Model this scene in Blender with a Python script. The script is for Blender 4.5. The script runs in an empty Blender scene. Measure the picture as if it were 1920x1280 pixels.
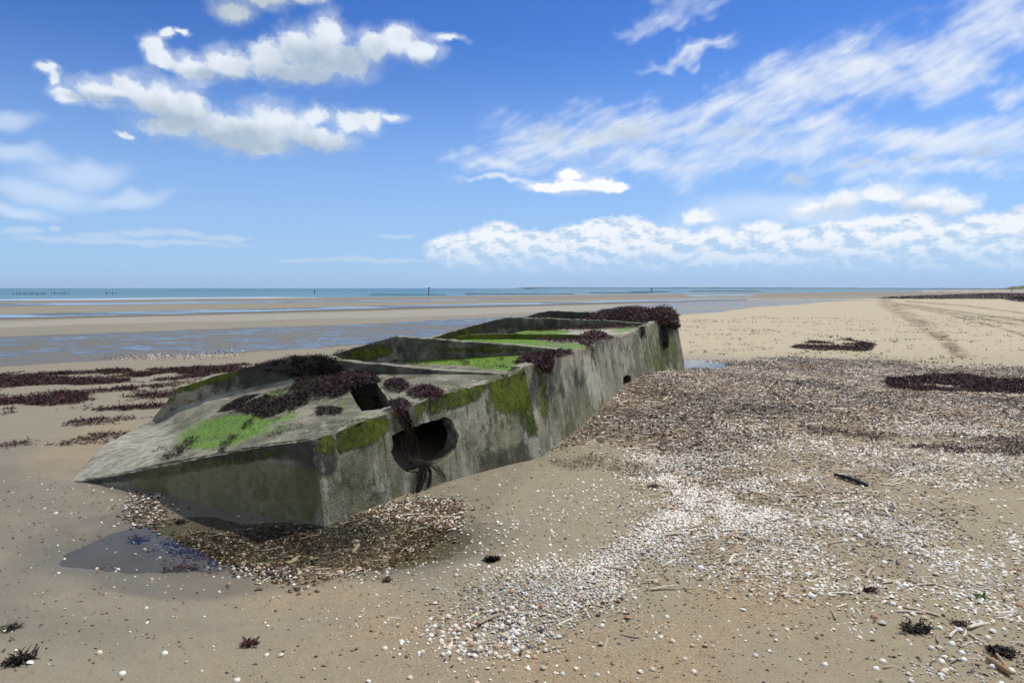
import bpy, bmesh, math, random
import numpy as np
from mathutils import Vector, geometry
R = math.radians
rng = np.random.default_rng(7)
random.seed(7)

# ------------------------------------------------------------------ camera
scene = bpy.context.scene
C = scene.collection
H = 1.6
PITCH = math.atan(100 / 1280)
cd = bpy.data.cameras.new('camera'); cam = bpy.data.objects.new('camera', cd); C.objects.link(cam)
cd.sensor_width = 36; cd.lens = 24; cd.clip_start = 0.05; cd.clip_end = 60000
cam.location = (0, 0, H); cam.rotation_euler = (math.pi / 2 - PITCH, 0, 0)
scene.camera = cam

# ------------------------------------------------------------------ light
SUN_EL = R(58); SX, SY = 0.79, 0.613
sd = Vector((SX * math.cos(SUN_EL), SY * math.cos(SUN_EL), math.sin(SUN_EL)))
sl = bpy.data.lights.new('sun', 'SUN'); so = bpy.data.objects.new('sun', sl); C.objects.link(so)
sl.energy = 3.6; sl.angle = R(0.5); sl.color = (1.0, 0.94, 0.84)
so.rotation_euler = sd.to_track_quat('Z', 'Y').to_euler()
scene.view_settings.view_transform = 'Standard'; scene.view_settings.look = 'None'
scene.view_settings.exposure = 0.06; scene.view_settings.gamma = 1

# ------------------------------------------------------------------ picture <-> world helpers (for measuring)
FW = np.array([0, math.cos(PITCH), -math.sin(PITCH)]); UP = np.array([0, math.sin(PITCH), math.cos(PITCH)])
CP = np.array([0, 0, H])
def ray(px, py):
    a = (np.asarray(px, float) - 960) / 1280; b = (640 - np.asarray(py, float)) / 1280
    return np.stack([a, FW[1] + b * UP[1], FW[2] + b * UP[2]], -1)
def PY(px, py, Y):
    d = ray(px, py); return CP + d * (np.asarray(Y) / d[..., 1])[..., None]
def G(px, py, z=0.0):
    d = ray(px, py); return CP + d * ((z - H) / d[..., 2])[..., None]
def RP(px, py, plane):
    p0, n = plane; d = ray(px, py)
    return CP + d * (np.dot(p0 - CP, n) / (d @ n))[..., None]
def proj(P):
    q = np.asarray(P, float) - CP
    dep = q @ FW; dep = np.where(dep < 0.05, 0.05, dep)
    return 960 + 1280 * q[..., 0] / dep, 640 - 1280 * (q @ UP) / dep

# ------------------------------------------------------------------ numpy noise
def _h(ix, iy, s):
    n = (ix.astype(np.int64) * 374761393 + iy.astype(np.int64) * 668265263 + s * 1442695041) & 0xffffffff
    n = ((n ^ (n >> 13)) * 1274126177) & 0xffffffff
    return ((n ^ (n >> 16)) & 0xffffff) / float(0xffffff)
def vnoise(x, y, s=0):
    x = np.asarray(x, float); y = np.asarray(y, float)
    ix = np.floor(x); iy = np.floor(y); fx = x - ix; fy = y - iy
    fx = fx * fx * (3 - 2 * fx); fy = fy * fy * (3 - 2 * fy)
    a = _h(ix, iy, s); b = _h(ix + 1, iy, s); c = _h(ix, iy + 1, s); d = _h(ix + 1, iy + 1, s)
    return (a * (1 - fx) + b * fx) * (1 - fy) + (c * (1 - fx) + d * fx) * fy
def fbm(x, y, o=4, s=0):
    t = 0; a = 1; w = 0
    for i in range(o):
        t = t + a * vnoise(np.asarray(x) * 2 ** i + 17.3 * i, np.asarray(y) * 2 ** i + 9.1 * i, s + i); w += a; a *= .5
    return t / w
def inpoly(x, y, poly):
    x = np.asarray(x, float); y = np.asarray(y, float); r = np.zeros(x.shape, bool)
    n = len(poly); j = n - 1
    for i in range(n):
        xi, yi = poly[i]; xj, yj = poly[j]
        if yi != yj:
            r ^= ((yi > y) != (yj > y)) & (x < (xj - xi) * (y - yi) / (yj - yi) + xi)
        j = i
    return r
def blobs(x, y, L):
    r = np.zeros(np.shape(x))
    for (cx, cy, rx, ry, an, w) in L:
        c, s = math.cos(R(an)), math.sin(R(an))
        u = ((x - cx) * c + (y - cy) * s) / rx; v = (-(x - cx) * s + (y - cy) * c) / ry
        r = np.maximum(r, w * np.clip(1.6 - (u * u + v * v), 0, 1))
    return r
def sstep(a, b, x):
    t = np.clip((x - a) / (b - a), 0, 1); return t * t * (3 - 2 * t)

# ------------------------------------------------------------------ node helpers
class NT:
    def __init__(s, tree): s.t = tree; s.n = tree.nodes; s.l = tree.links
    def add(s, typ, **kw):
        n = s.n.new(typ)
        for k, v in kw.items(): setattr(n, k, v)
        return n
    def lk(s, a, b): s.l.new(a, b)
    def setin(s, node, i, v):
        if v is None: return
        if isinstance(v, bpy.types.NodeSocket): s.l.new(v, node.inputs[i])
        else:
            if isinstance(v, tuple) and len(v) == 3 and node.inputs[i].type == 'RGBA': v = (*v, 1)
            node.inputs[i].default_value = v
    def m(s, op, a, b=None, c=None, clamp=False):
        n = s.add('ShaderNodeMath', operation=op, use_clamp=clamp)
        s.setin(n, 0, a); s.setin(n, 1, b); s.setin(n, 2, c); return n.outputs[0]
    def vm(s, op, a, b=None, c=None):
        n = s.add('ShaderNodeVectorMath', operation=op)
        s.setin(n, 0, a); s.setin(n, 1, b); s.setin(n, 2, c)
        return n.outputs[1] if op in ('LENGTH', 'DOT_PRODUCT', 'DISTANCE') else n.outputs[0]
    def mix(s, f, a, b, mode='MIX'):
        n = s.add('ShaderNodeMix', data_type='RGBA', blend_type=mode); n.clamp_factor = True
        s.setin(n, 0, f); s.setin(n, 6, a); s.setin(n, 7, b); return n.outputs[2]
    def noise(s, vec, scale, detail=4, rough=.5, dist=0.0):
        n = s.add('ShaderNodeTexNoise')
        if vec is not None: s.lk(vec, n.inputs['Vector'])
        n.inputs['Scale'].default_value = scale; n.inputs['Detail'].default_value = detail
        n.inputs['Roughness'].default_value = rough; n.inputs['Distortion'].default_value = dist
        return n.outputs['Fac']
    def vor(s, vec, scale, feature='F1', out='Distance'):
        n = s.add('ShaderNodeTexVoronoi', feature=feature)
        if vec is not None: s.lk(vec, n.inputs['Vector'])
        n.inputs['Scale'].default_value = scale; return n.outputs[out]
    def ss(s, v, a, b, lo=0.0, hi=1.0):
        n = s.add('ShaderNodeMapRange', interpolation_type='SMOOTHSTEP')
        s.setin(n, 0, v); n.inputs[1].default_value = a; n.inputs[2].default_value = b
        n.inputs[3].default_value = lo; n.inputs[4].default_value = hi; return n.outputs[0]
    def attr(s, name, out='Fac'):
        n = s.add('ShaderNodeAttribute', attribute_name=name); return n.outputs[out]
    def sc(s, vec, v): return s.vm('MULTIPLY', vec, v)
    def bump(s, h, strength, dist, normal=None):
        n = s.add('ShaderNodeBump'); n.inputs['Strength'].default_value = strength; n.inputs['Distance'].default_value = dist
        s.lk(h, n.inputs['Height'])
        if normal is not None: s.lk(normal, n.inputs['Normal'])
        return n.outputs[0]
def material(name):
    m = bpy.data.materials.new(name); m.use_nodes = True; m.node_tree.nodes.clear()
    N = NT(m.node_tree); b = N.add('ShaderNodeBsdfPrincipled'); o = N.add('ShaderNodeOutputMaterial')
    N.lk(b.outputs[0], o.inputs[0]); return m, N, b

# ------------------------------------------------------------------ world: sky and clouds
def build_world():
    w = bpy.data.worlds.new('World'); scene.world = w; w.use_nodes = True
    t = w.node_tree; t.nodes.clear(); N = NT(t)
    bg = N.add('ShaderNodeBackground'); out = N.add('ShaderNodeOutputWorld'); N.lk(bg.outputs[0], out.inputs[0])
    sky = N.add('ShaderNodeTexSky', sky_type='NISHITA'); sky.sun_disc = False
    sky.sun_elevation = SUN_EL; sky.sun_rotation = math.atan2(SX, SY); sky.air_density = 1.0; sky.dust_density = 0.3; sky.ozone_density = 3.0
    tc = N.add('ShaderNodeTexCoord'); sep = N.add('ShaderNodeSeparateXYZ'); N.lk(tc.outputs['Generated'], sep.inputs[0])
    K = 10.0
    az = N.m('MULTIPLY', N.m('ARCTAN2', sep.outputs[0], sep.outputs[1]), K)
    el = N.m('MULTIPLY', N.m('ARCSINE', sep.outputs[2]), K)
    cb = N.add('ShaderNodeCombineXYZ'); N.lk(az, cb.inputs[0]); N.lk(el, cb.inputs[1]); p = cb.outputs[0]
    def ae(px, py):
        d = ray(px, py); d = d / np.linalg.norm(d); return math.atan2(d[0], d[1]) * K, math.asin(d[2]) * K
    def field(vec, L):
        r = None
        for (cx, cy, rx, ry) in L:
            a, e = ae(cx, cy); a1, _ = ae(cx + rx, cy); _, e1 = ae(cx, cy - ry)
            ix, iy = 1 / (a1 - a), 1 / (e1 - e)
            l = N.vm('LENGTH', N.vm('MULTIPLY_ADD', vec, (ix, iy, 0), (-a * ix, -e * iy, 0)))
            r = l if r is None else N.m('SMOOTH_MIN', r, l, 0.35)
        return N.m('SUBTRACT', 1.0, r)
    def warp(vec, scale, amp, det=6, rough=.55):
        n = N.add('ShaderNodeTexNoise'); N.lk(vec, n.inputs['Vector'])
        n.inputs['Scale'].default_value = scale; n.inputs['Detail'].default_value = det; n.inputs['Roughness'].default_value = rough
        return N.vm('MULTIPLY_ADD', N.vm('SUBTRACT', n.outputs['Color'], (.5, .5, .5)), (amp, amp, 0), vec)
    # sky colour: deeper blue aloft, milky near the sea
    base = N.mix(1.0, sky.outputs[0], (0.40, 0.66, 1.10), 'MULTIPLY')
    base = N.mix(N.ss(el, 1.5, 4.6), base, N.mix(1.0, base, (.70, .80, .90), 'MULTIPLY'))
    hz = N.ss(el, -.4, 3.6, 1.0, 0.0)
    col = N.mix(N.m('MULTIPLY', hz, 0.82), base, (3.6, 5.4, 7.9))
    W = (6.9, 7.45, 8.15)
    # high cirrus, combed out of the upper right
    def rot(vec, deg):
        n = N.add('ShaderNodeVectorRotate', rotation_type='Z_AXIS'); N.lk(vec, n.inputs[0]); n.inputs['Angle'].default_value = R(deg); return n.outputs[0]
    cw = warp(p, .7, .8, 4)
    st = N.noise(N.sc(rot(cw, -17), (.30, 2.6, 1)), 1.0, 8, .60)
    st2 = N.noise(N.sc(rot(warp(p, 1.3, .30, 3), -24), (.9, 6.0, 1)), 1.0, 8, .62)
    st3 = N.noise(N.sc(rot(warp(p, 2.0, .5, 4), -8), (.9, 3.2, 1)), 1.4, 8, .6)
    cm = field(warp(p, .8, 1.6, 4), [(1900, 25, 150, 50), (1760, 75, 170, 50), (1620, 140, 150, 45), (1480, 190, 150, 50), (1330, 210, 150, 40),
        (1180, 230, 140, 45), (1060, 265, 150, 45), (930, 300, 110, 22), (1250, 300, 260, 40), (1500, 280, 200, 50), (1700, 260, 200, 42),
        (1880, 250, 120, 50), (1900, 150, 50, 25), (1750, 320, 220, 22), (940, 340, 90, 10), (1290, 90, 60, 14), (1260, 20, 70, 24)])
    cir = N.m('MULTIPLY', N.ss(N.m('ADD', N.m('MULTIPLY', cm, .42), N.m('ADD', N.m('MULTIPLY', st, .85), N.m('ADD', N.m('MULTIPLY', st2, .95), N.m('MULTIPLY', st3, .6)))), .95, 1.80), .9)
    cir = N.m('MAXIMUM', cir, N.m('MULTIPLY', N.ss(cm, -.3, .8), N.m('MULTIPLY', st3, .75)))
    cir = N.m('MULTIPLY', cir, N.ss(cm, -0.9, .1))
    sm = field(warp(p, .5, 1.2, 3), [(130, 300, 110, 26), (20, 265, 90, 20), (20, 210, 60, 18), (20, 370, 80, 16), (230, 350, 110, 18), (60, 330, 120, 30), (1480, 400, 300, 40)])
    soft = N.m('MULTIPLY', N.ss(N.m('ADD', sm, N.m('MULTIPLY', N.noise(N.sc(rot(p, 20), (.7, 2.2, 1)), 1.0, 4), .8)), .2, 1.25), .55)
    col = N.mix(cir, col, W)
    col = N.mix(soft, col, (6.4, 7.3, 8.5))
    # cumulus
    fb = N.noise(p, 2.4, 10, .60); fb2 = N.noise(N.vm('ADD', p, (-.10, -.13, 0)), 2.4, 6, .60)
    fbh = N.noise(p, 9.0, 8, .65)
    fbl = N.noise(N.sc(p, (1, 1.6, 1)), 1.6, 8, .62)
    relief = N.m('SUBTRACT', fb2, fb)          # sun side of each billow against its lee side
    def cumulus(L, amp, soft_, shade_L, grey, white=W, opac=1.0, flat=1.0):
        nonlocal col
        q = warp(p, 2.2, amp, 8, .6)
        f = field(q, L)
        d = N.m('ADD', f, N.m('ADD', N.m('MULTIPLY', N.m('SUBTRACT', fb, .5), 1.0), N.m('MULTIPLY', N.m('SUBTRACT', fbh, .5), .55)))
        a = N.m('MULTIPLY', N.m('MAXIMUM', N.ss(d, .0, soft_ * 1.2), N.m('MULTIPLY', N.ss(N.m('ADD', f, N.m('MULTIPLY', N.m('SUBTRACT', fbl, .5), 1.6)), -.35, .5), .45)), opac)
        g = N.ss(field(warp(p, 1.2, .35, 4), shade_L), -.9, .75) if shade_L else N.ss(f, .1, 1.3)
        g = N.m('ADD', N.m('MULTIPLY', g, flat), N.m('ADD', N.m('MULTIPLY', relief, -1.2), N.m('MULTIPLY', N.m('SUBTRACT', fbl, .5), .3)), clamp=True)
        cc = N.mix(g, white, grey)
        col = N.mix(a, col, cc)
    grey = (3.6, 4.5, 5.6)
    cumulus([(285, 88, 26, 30), (312, 63, 24, 13), (342, 66, 18, 8), (300, 115, 35, 24), (360, 127, 55, 24), (430, 118, 50, 32), (505, 112, 50, 44),
             (560, 92, 50, 50), (618, 70, 42, 52), (645, 115, 70, 42), (700, 88, 42, 40), (748, 78, 48, 42), (790, 98, 40, 30), (838, 72, 34, 11), (560, 135, 100, 26)],
            .34, .42, [(640, 122, 120, 34), (560, 145, 100, 26), (420, 142, 80, 12), (760, 118, 60, 16)], grey)
    cumulus([(88, 130, 22, 13), (100, 152, 14, 22), (125, 182, 40, 18), (185, 172, 60, 24), (243, 165, 48, 30), (295, 185, 60, 42), (345, 200, 60, 46), (330, 235, 80, 30),
             (420, 237, 90, 42), (520, 240, 90, 46), (600, 262, 70, 24), (592, 222, 40, 20), (655, 230, 45, 28), (693, 228, 34, 24), (735, 226, 32, 13), (470, 268, 110, 22), (232, 252, 22, 7)],
            .34, .42, [(310, 222, 90, 28), (450, 264, 140, 28), (570, 275, 110, 22), (200, 188, 60, 10)], grey)
    cumulus([(440, 22, 46, 26), (500, -2, 60, 26), (570, -8, 50, 22)], .3, .5, [(440, 20, 60, 30), (520, 0, 60, 30)], (4.3, 5.0, 5.6), (5.8, 6.4, 7.0))
    cumulus([(1035, 255, 40, 18), (1120, 256, 40, 16), (1180, 248, 70, 20), (1385, 245, 50, 14), (1500, 338, 32, 14), (1840, 285, 50, 13), (1620, 310, 40, 8), (1725, 300, 24, 7)],
            .36, .7, None, (4.4, 5.2, 5.9), (5.3, 6.0, 6.6), .7)
    cumulus([(1070, 328, 26, 14), (1020, 350, 42, 9), (1075, 348, 55, 15), (1120, 345, 45, 17), (1155, 350, 34, 10)], .24, .35, [(1070, 362, 90, 4)], (6.2, 6.8, 7.3), (8.3, 8.5, 8.7))
    cumulus([(1515, 388, 36, 20), (1570, 378, 60, 30), (1650, 364, 65, 32), (1720, 376, 75, 26), (1790, 385, 55, 30), (1310, 402, 36, 16)],
            .42, .5, [(1570, 402, 60, 12), (1650, 392, 60, 14), (1720, 396, 60, 12), (1790, 404, 50, 12)], (4.6, 5.6, 6.8), (7.9, 8.2, 8.5))
    tops = [(860, 455), (930, 436), (1000, 450), (1080, 440), (1130, 432), (1180, 425), (1250, 440), (1340, 446), (1430, 432), (1500, 447), (1570, 432), (1640, 420), (1710, 424), (1780, 440), (1850, 418), (1920, 408), (1990, 415)]
    bank = [(x, y + 14, 52, 30) for x, y in tops] + [(x, 480, 80, 30) for x in range(900, 2000, 90)]
    q = warp(p, 2.6, .26, 8, .62); f = field(q, bank)
    fbk = N.noise(N.sc(p, (1, 1.7, 1)), 3.4, 8, .62); fbk2 = N.noise(N.sc(N.vm('ADD', p, (-.05, -.09, 0)), (1, 1.7, 1)), 3.4, 6, .62)
    a = N.m('MULTIPLY', N.ss(N.m('ADD', N.m('ADD', f, .32), N.m('MULTIPLY', N.m('SUBTRACT', fbk, .5), 1.1)), .0, .45), N.ss(el, .12, .75, .15, .97))
    g = N.m('ADD', N.ss(N.m('ADD', el, N.m('MULTIPLY', fbk, -1.2)), -.7, .45, .95, .0), N.m('MULTIPLY', N.m('SUBTRACT', fbk2, fbk), -5.0), clamp=True)
    col = N.mix(a, col, N.mix(g, (7.9, 8.2, 8.6), (4.4, 5.8, 7.5)))
    lb = [(40, 434, 60, 10), (105, 430, 16, 8), (190, 442, 60, 10), (270, 436, 70, 10), (350, 438, 45, 11), (420, 446, 60, 8), (250, 454, 260, 9), (700, 488, 130, 7), (560, 490, 60, 5), (745, 442, 50, 6)]
    q = warp(p, 3.0, .16, 8, .6); f = field(q, lb)
    a = N.m('MULTIPLY', N.ss(N.m('ADD', f, N.m('MULTIPLY', N.m('SUBTRACT', fbk, .5), .7)), .0, .6), .72)
    col = N.mix(a, col, N.mix(N.ss(el, .75, 1.15, 1, 0), (7.2, 7.8, 8.4), (4.6, 5.9, 7.5)))
    rest = N.noise(N.sc(tc.outputs['Generated'], (1, 1, 2.2)), 2.6, 6, .55)
    side = N.m('MAXIMUM', N.ss(sep.outputs[1], .30, -.10), N.m('MULTIPLY', N.ss(el, 5.0, 7.5), .35))
    col = N.mix(N.m('MULTIPLY', N.m('MULTIPLY', side, .75), N.ss(rest, .38, .54)), col, N.mix(N.ss(rest, .5, .75), W, (5.2, 5.9, 6.5)))  # unseen clouds added behind the camera and overhead for neutral fill light
    col = N.mix(N.ss(el, -.02, 0.0, 1, 0), col, (2.4, 3.0, 3.4))
    N.lk(col, bg.inputs[0]); bg.inputs[1].default_value = 0.113
    w.cycles.sampling_method = 'MANUAL'; w.cycles.sample_map_resolution = 512
build_world()

# ------------------------------------------------------------------ object helpers
def tag(o, label=None, cat=None, group=None, kind=None):
    if label: o['label'] = label
    if cat: o['category'] = cat
    if group: o['group'] = group
    if kind: o['kind'] = kind
    return o
def empty(name, loc=(0, 0, 0)):
    o = bpy.data.objects.new(name, None); o.location = loc; C.objects.link(o); o.empty_display_size = .2; return o
def npmesh(name, V, F, mat=None, parent=None, smooth=True, attrs=None, link=True):
    """V (n,3); F list of (m,k) int arrays, or ragged list of tuples; attrs {name: (n,) or (n,3)}"""
    me = bpy.data.meshes.new(name)
    V = np.ascontiguousarray(V, np.float32)
    if isinstance(F, np.ndarray): F = [F]
    F = [f for f in F if len(f)]
    tot = np.concatenate([np.full(len(f), f.shape[1], np.int32) for f in F])
    loops = np.concatenate([f.reshape(-1) for f in F]).astype(np.int32)
    me.vertices.add(len(V)); me.vertices.foreach_set('co', V.reshape(-1))
    me.loops.add(len(loops)); me.loops.foreach_set('vertex_index', loops)
    me.polygons.add(len(tot)); st = np.zeros(len(tot), np.int32); st[1:] = np.cumsum(tot)[:-1]
    me.polygons.foreach_set('loop_start', st)
    me.polygons.foreach_set('use_smooth', np.full(len(tot), smooth))
    me.update(calc_edges=True)
    for k, a in (attrs or {}).items():
        a = np.asarray(a, np.float32)
        if a.ndim == 1:
            at = me.attributes.new(k, 'FLOAT', 'POINT'); at.data.foreach_set('value', a)
        else:
            at = me.attributes.new(k, 'FLOAT_COLOR', 'POINT'); c = np.ones((len(a), 4), np.float32); c[:, :3] = a
            at.data.foreach_set('color', c.reshape(-1))
    if mat: me.materials.append(mat)
    if not link: return me
    o = bpy.data.objects.new(name, me); C.objects.link(o)
    if parent: o.parent = parent
    return o

# ------------------------------------------------------------------ pontoon planes (plan measured on the sand)
zup = np.array([0, 0, 1.0])
E2b = G(650, 972, -.05); Cb = G(1015, 857, -.01); Bb = G(1285, 692, .0)
E1b = G(608, 989, -.06); Tg = G(135, 903, 0.0)
def side_plane(a, b, lean):
    d = b - a; d[2] = 0; d = d / np.linalg.norm(d)
    left = np.array([-d[1], d[0], 0]); u = zup + lean * left
    n = np.cross(d, u); return (a, n / np.linalg.norm(n)), d, left, u
PL1, d1, l1, u1 = side_plane(E2b, Cb.copy(), .13)
PL2, d2, l2, u2 = side_plane(Cb, Bb.copy(), .17)
# crease line of the two side planes
cr = np.cross(PL1[1], PL2[1]); cr /= cr[2]
def crease(z):
    # solve the point at height z on both planes
    A = np.array([PL1[1], PL2[1], zup]); b = np.array([PL1[1] @ PL1[0], PL2[1] @ PL2[0], z]); return np.linalg.solve(A, b)
z0 = .2
for _ in range(40):
    c = crease(z0); _, py = proj(c); z0 += (py - 688) * .002
Ct = crease(z0); CT = np.array(proj(Ct)); CB = np.array(proj(crease(-.01)))
A_top = RP(628, 812, PL1)
E1t = PY(590, 823, E1b[1] + .035)
n_ = np.cross(E1b - Tg, E1t - Tg); PF = (Tg, n_ / np.linalg.norm(n_))
LEFT = l2.copy(); AX = d2.copy()
def bulk_plane(px, py):
    p = RP(px, py, PL1 if px < CT[0] else PL2); return (p, AX)
BK1 = bulk_plane(950, 703); BK2 = bulk_plane(1045, 660); BK2b = bulk_plane(1150, 632); BK3 = bulk_plane(1222, 608); BK4 = bulk_plane(1262, 592)

# ------------------------------------------------------------------ terrain
def ctrl():
    P = [RP(x, y, PF) for x, y in [(175, 906), (220, 911), (257, 917), (295, 923), (332, 932), (357, 938), (395, 950), (440, 957), (500, 967), (560, 978)]]
    P += [E1b, E2b] + [RP(x, y, PL1) for x, y in [(700, 950), (760, 928), (820, 908), (880, 891), (950, 872)]] + [Cb]
    P += [RP(x, y, PL2) for x, y in [(1060, 822), (1114, 776), (1140, 752), (1166, 730), (1197, 708), (1225, 698), (1250, 694)]] + [Bb]
    return np.array(P)
CTRL = ctrl()
POOLW = -.050
def h0(x, y):
    z = .27 * np.exp(-((x - 2.4) / np.where(x > 2.4, 3.6, 2.6)) ** 2 - ((y - 9.9) / np.where(y > 9.9, 2.0, 2.3)) ** 2)
    # tidal pool round the sunken corner
    pw = (fbm(x * 1.4, y * 1.8, 3, 77) - .5) * .5
    z = z - .095 * np.exp(-(((x + 1.70 + pw) / 1.20) ** 2 + ((y - 4.38 + pw) / .76) ** 2) ** 1.5)
    z = z - .06 * np.exp(-((x + .9) / .9) ** 2 - ((y - 4.35) / .5) ** 2)
    # hollow behind the far corner
    z = z - .09 * np.exp(-((x - 3.95) / .9) ** 2 - ((y - 14.6) / 1.0) ** 2)
    d = np.hypot(x, y)
    z = z + (fbm(x * .35, y * .35, 3, 5) - .5) * .05 * sstep(2.5, 6, d) + (fbm(x * 2.2, y * 2.2, 4, 9) - .5) * .018 + (fbm(x * 8, y * 8 + x * 2, 3, 10) - .5) * .007
    z = z + (fbm(x * 3.2, y * 4, 3, 12) - .5) * .035 * np.exp(-((x + 2.0) / 1.6) ** 2 - ((y - 4.3) / .9) ** 2)
    t = -.7 * x + .714 * y
    z = z - .0033 * np.clip(t - 25, 0, 1e9) - .02 * np.clip(t - 127, 0, 60)
    z = z + np.clip(d - 40, 0, 200) * .0 
    return z
_res = CTRL[:, 2] - h0(CTRL[:, 0], CTRL[:, 1])
_SG = .42
_K = np.exp(-((CTRL[:, None, 0] - CTRL[None, :, 0]) ** 2 + (CTRL[:, None, 1] - CTRL[None, :, 1]) ** 2) / _SG ** 2)
_W = np.linalg.solve(_K + np.eye(len(_K)) * .06, _res)
def height(x, y):
    x = np.asarray(x, float); y = np.asarray(y, float); z = h0(x, y)
    for (cx, cy, _), w in zip(CTRL, _W): z = z + w * np.exp(-((x - cx) ** 2 + (y - cy) ** 2) / _SG ** 2)
    return z

def polar(r0, r1, k1, rmid, k2, daz, half=41):
    rs = [r0]
    while rs[-1] < r1: rs.append(rs[-1] * (k1 if rs[-1] < rmid else k2))
    rs = np.array(rs)
    az = np.concatenate([np.arange(-180, -half, 4.0), np.arange(-half, half, daz), np.arange(half, 180.01, 4.0)])
    az[-1] = 180; az[0] = -180
    a = np.radians(az); X = rs[:, None] * np.sin(a)[None]; Y = rs[:, None] * np.cos(a)[None]
    nr, na = X.shape; i = np.arange(nr * na).reshape(nr, na)
    F = np.stack([i[:-1, :-1], i[:-1, 1:], i[1:, 1:], i[1:, :-1]], -1).reshape(-1, 4)[:, ::-1]
    return X.reshape(-1), Y.reshape(-1), F

# litter regions, traced on the sand
HEAP = [(1035, 835), (1090, 770), (1150, 715), (1190, 692), (1290, 690), (1400, 682), (1490, 670), (1640, 676), (1780, 690), (2350, 700), (2350, 800), (1700, 800), (1480, 800), (1330, 860), (1250, 850), (1180, 828), (1110, 815)]
MIXED = [(1240, 830), (1480, 790), (2350, 780), (2350, 890), (1830, 905), (1800, 950), (1760, 1010), (1640, 1010), (1500, 975), (1400, 950), (1300, 910), (1220, 860)]
WHITE1 = [(860, 1200), (885, 1140), (960, 1100), (1060, 1070), (1140, 1040), (1200, 1010), (1235, 965), (1225, 930), (1180, 905), (1170, 870), (1240, 850), (1340, 870), (1450, 930), (1520, 985), (1420, 1010), (1300, 1040), (1220, 1090), (1185, 1160), (1120, 1185), (1040, 1200), (960, 1240)]
MID = [(1300, 1020), (1500, 980), (2350, 990), (2350, 1300), (1800, 1290), (1680, 1200), (1560, 1130), (1400, 1110), (1260, 1090)]
POOLH = [(400, 1010), (500, 1000), (608, 990), (650, 973), (720, 950), (800, 938), (858, 945), (858, 975), (780, 1030), (700, 1060), (560, 1092), (500, 1085), (440, 1060), (350, 1030), (340, 1010)]
POOLS = [(225, 970), (245, 935), (285, 930), (300, 955), (290, 985), (255, 985)]
SPECK = [(560, 1090), (860, 1000), (1080, 900), (1100, 820), (1300, 860), (1300, 1100), (1900, 1290), (820, 1290), (700, 1180)]
FARSH = [(130, 690), (200, 668), (330, 662), (430, 655), (470, 660), (430, 672), (250, 685), (150, 692)]
RIMPOOL = [(1285, 690), (1330, 676), (1400, 676), (1480, 668), (1500, 680), (1400, 690)]
POOLRING = [(145, 1065), (160, 1010), (190, 965), (230, 935), (150, 905), (135, 900), (400, 930), (600, 950), (900, 900), (1010, 860), (960, 920), (900, 990), (860, 1030), (760, 1065), (640, 1090), (520, 1108), (400, 1122), (290, 1118), (190, 1102)]
CH1 = [(-900, 604.5), (-900, 617), (0, 596.5), (320, 588.5), (640, 580), (960, 572), (1280, 563.5), (1400, 560.8), (1400, 559.6), (1280, 560.5), (960, 568), (640, 575.6), (320, 582), (0, 589)]
CH1D = [(x, y + (3.2 if i < 8 else 0)) for i, (x, y) in enumerate(CH1)]
CH2 = [(-900, 575), (-900, 580), (0, 573.4), (300, 569.8), (560, 567.0), (800, 564), (950, 561.3), (950, 560.3), (800, 561.4), (560, 563.8), (300, 566.5), (0, 569.4)]
WET = [(-900, 640), (0, 630), (300, 622), (620, 612), (860, 598), (1000, 590), (1250, 568), (1330, 562.5), (1500, 560.8), (1660, 561.5), (1560, 566), (1440, 575), (1300, 588), (1200, 600), (870, 622), (760, 640), (640, 650), (450, 662), (200, 678), (60, 687), (0, 690), (-900, 760)]
WET2 = [(1288, 552), (1420, 551.5), (1418, 555.5), (1330, 557), (1288, 557)]
DAMP = [(-900, 700), (0, 690), (300, 680), (700, 640), (900, 610), (1300, 560), (2600, 560), (2600, 540.5), (-900, 540.5)]
MAROON = [(1690, 556), (1800, 552), (1880, 549), (1990, 551), (1990, 570), (1910, 566), (1880, 561), (1790, 560.5), (1690, 560.5), (1640, 559)]
TRACKS = [(1660, 562), (1740, 564), (1860, 578), (1990, 592), (1990, 622), (1860, 600), (1780, 586), (1720, 578), (1760, 600), (1820, 640), (1780, 650), (1700, 605), (1655, 578)]

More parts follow.
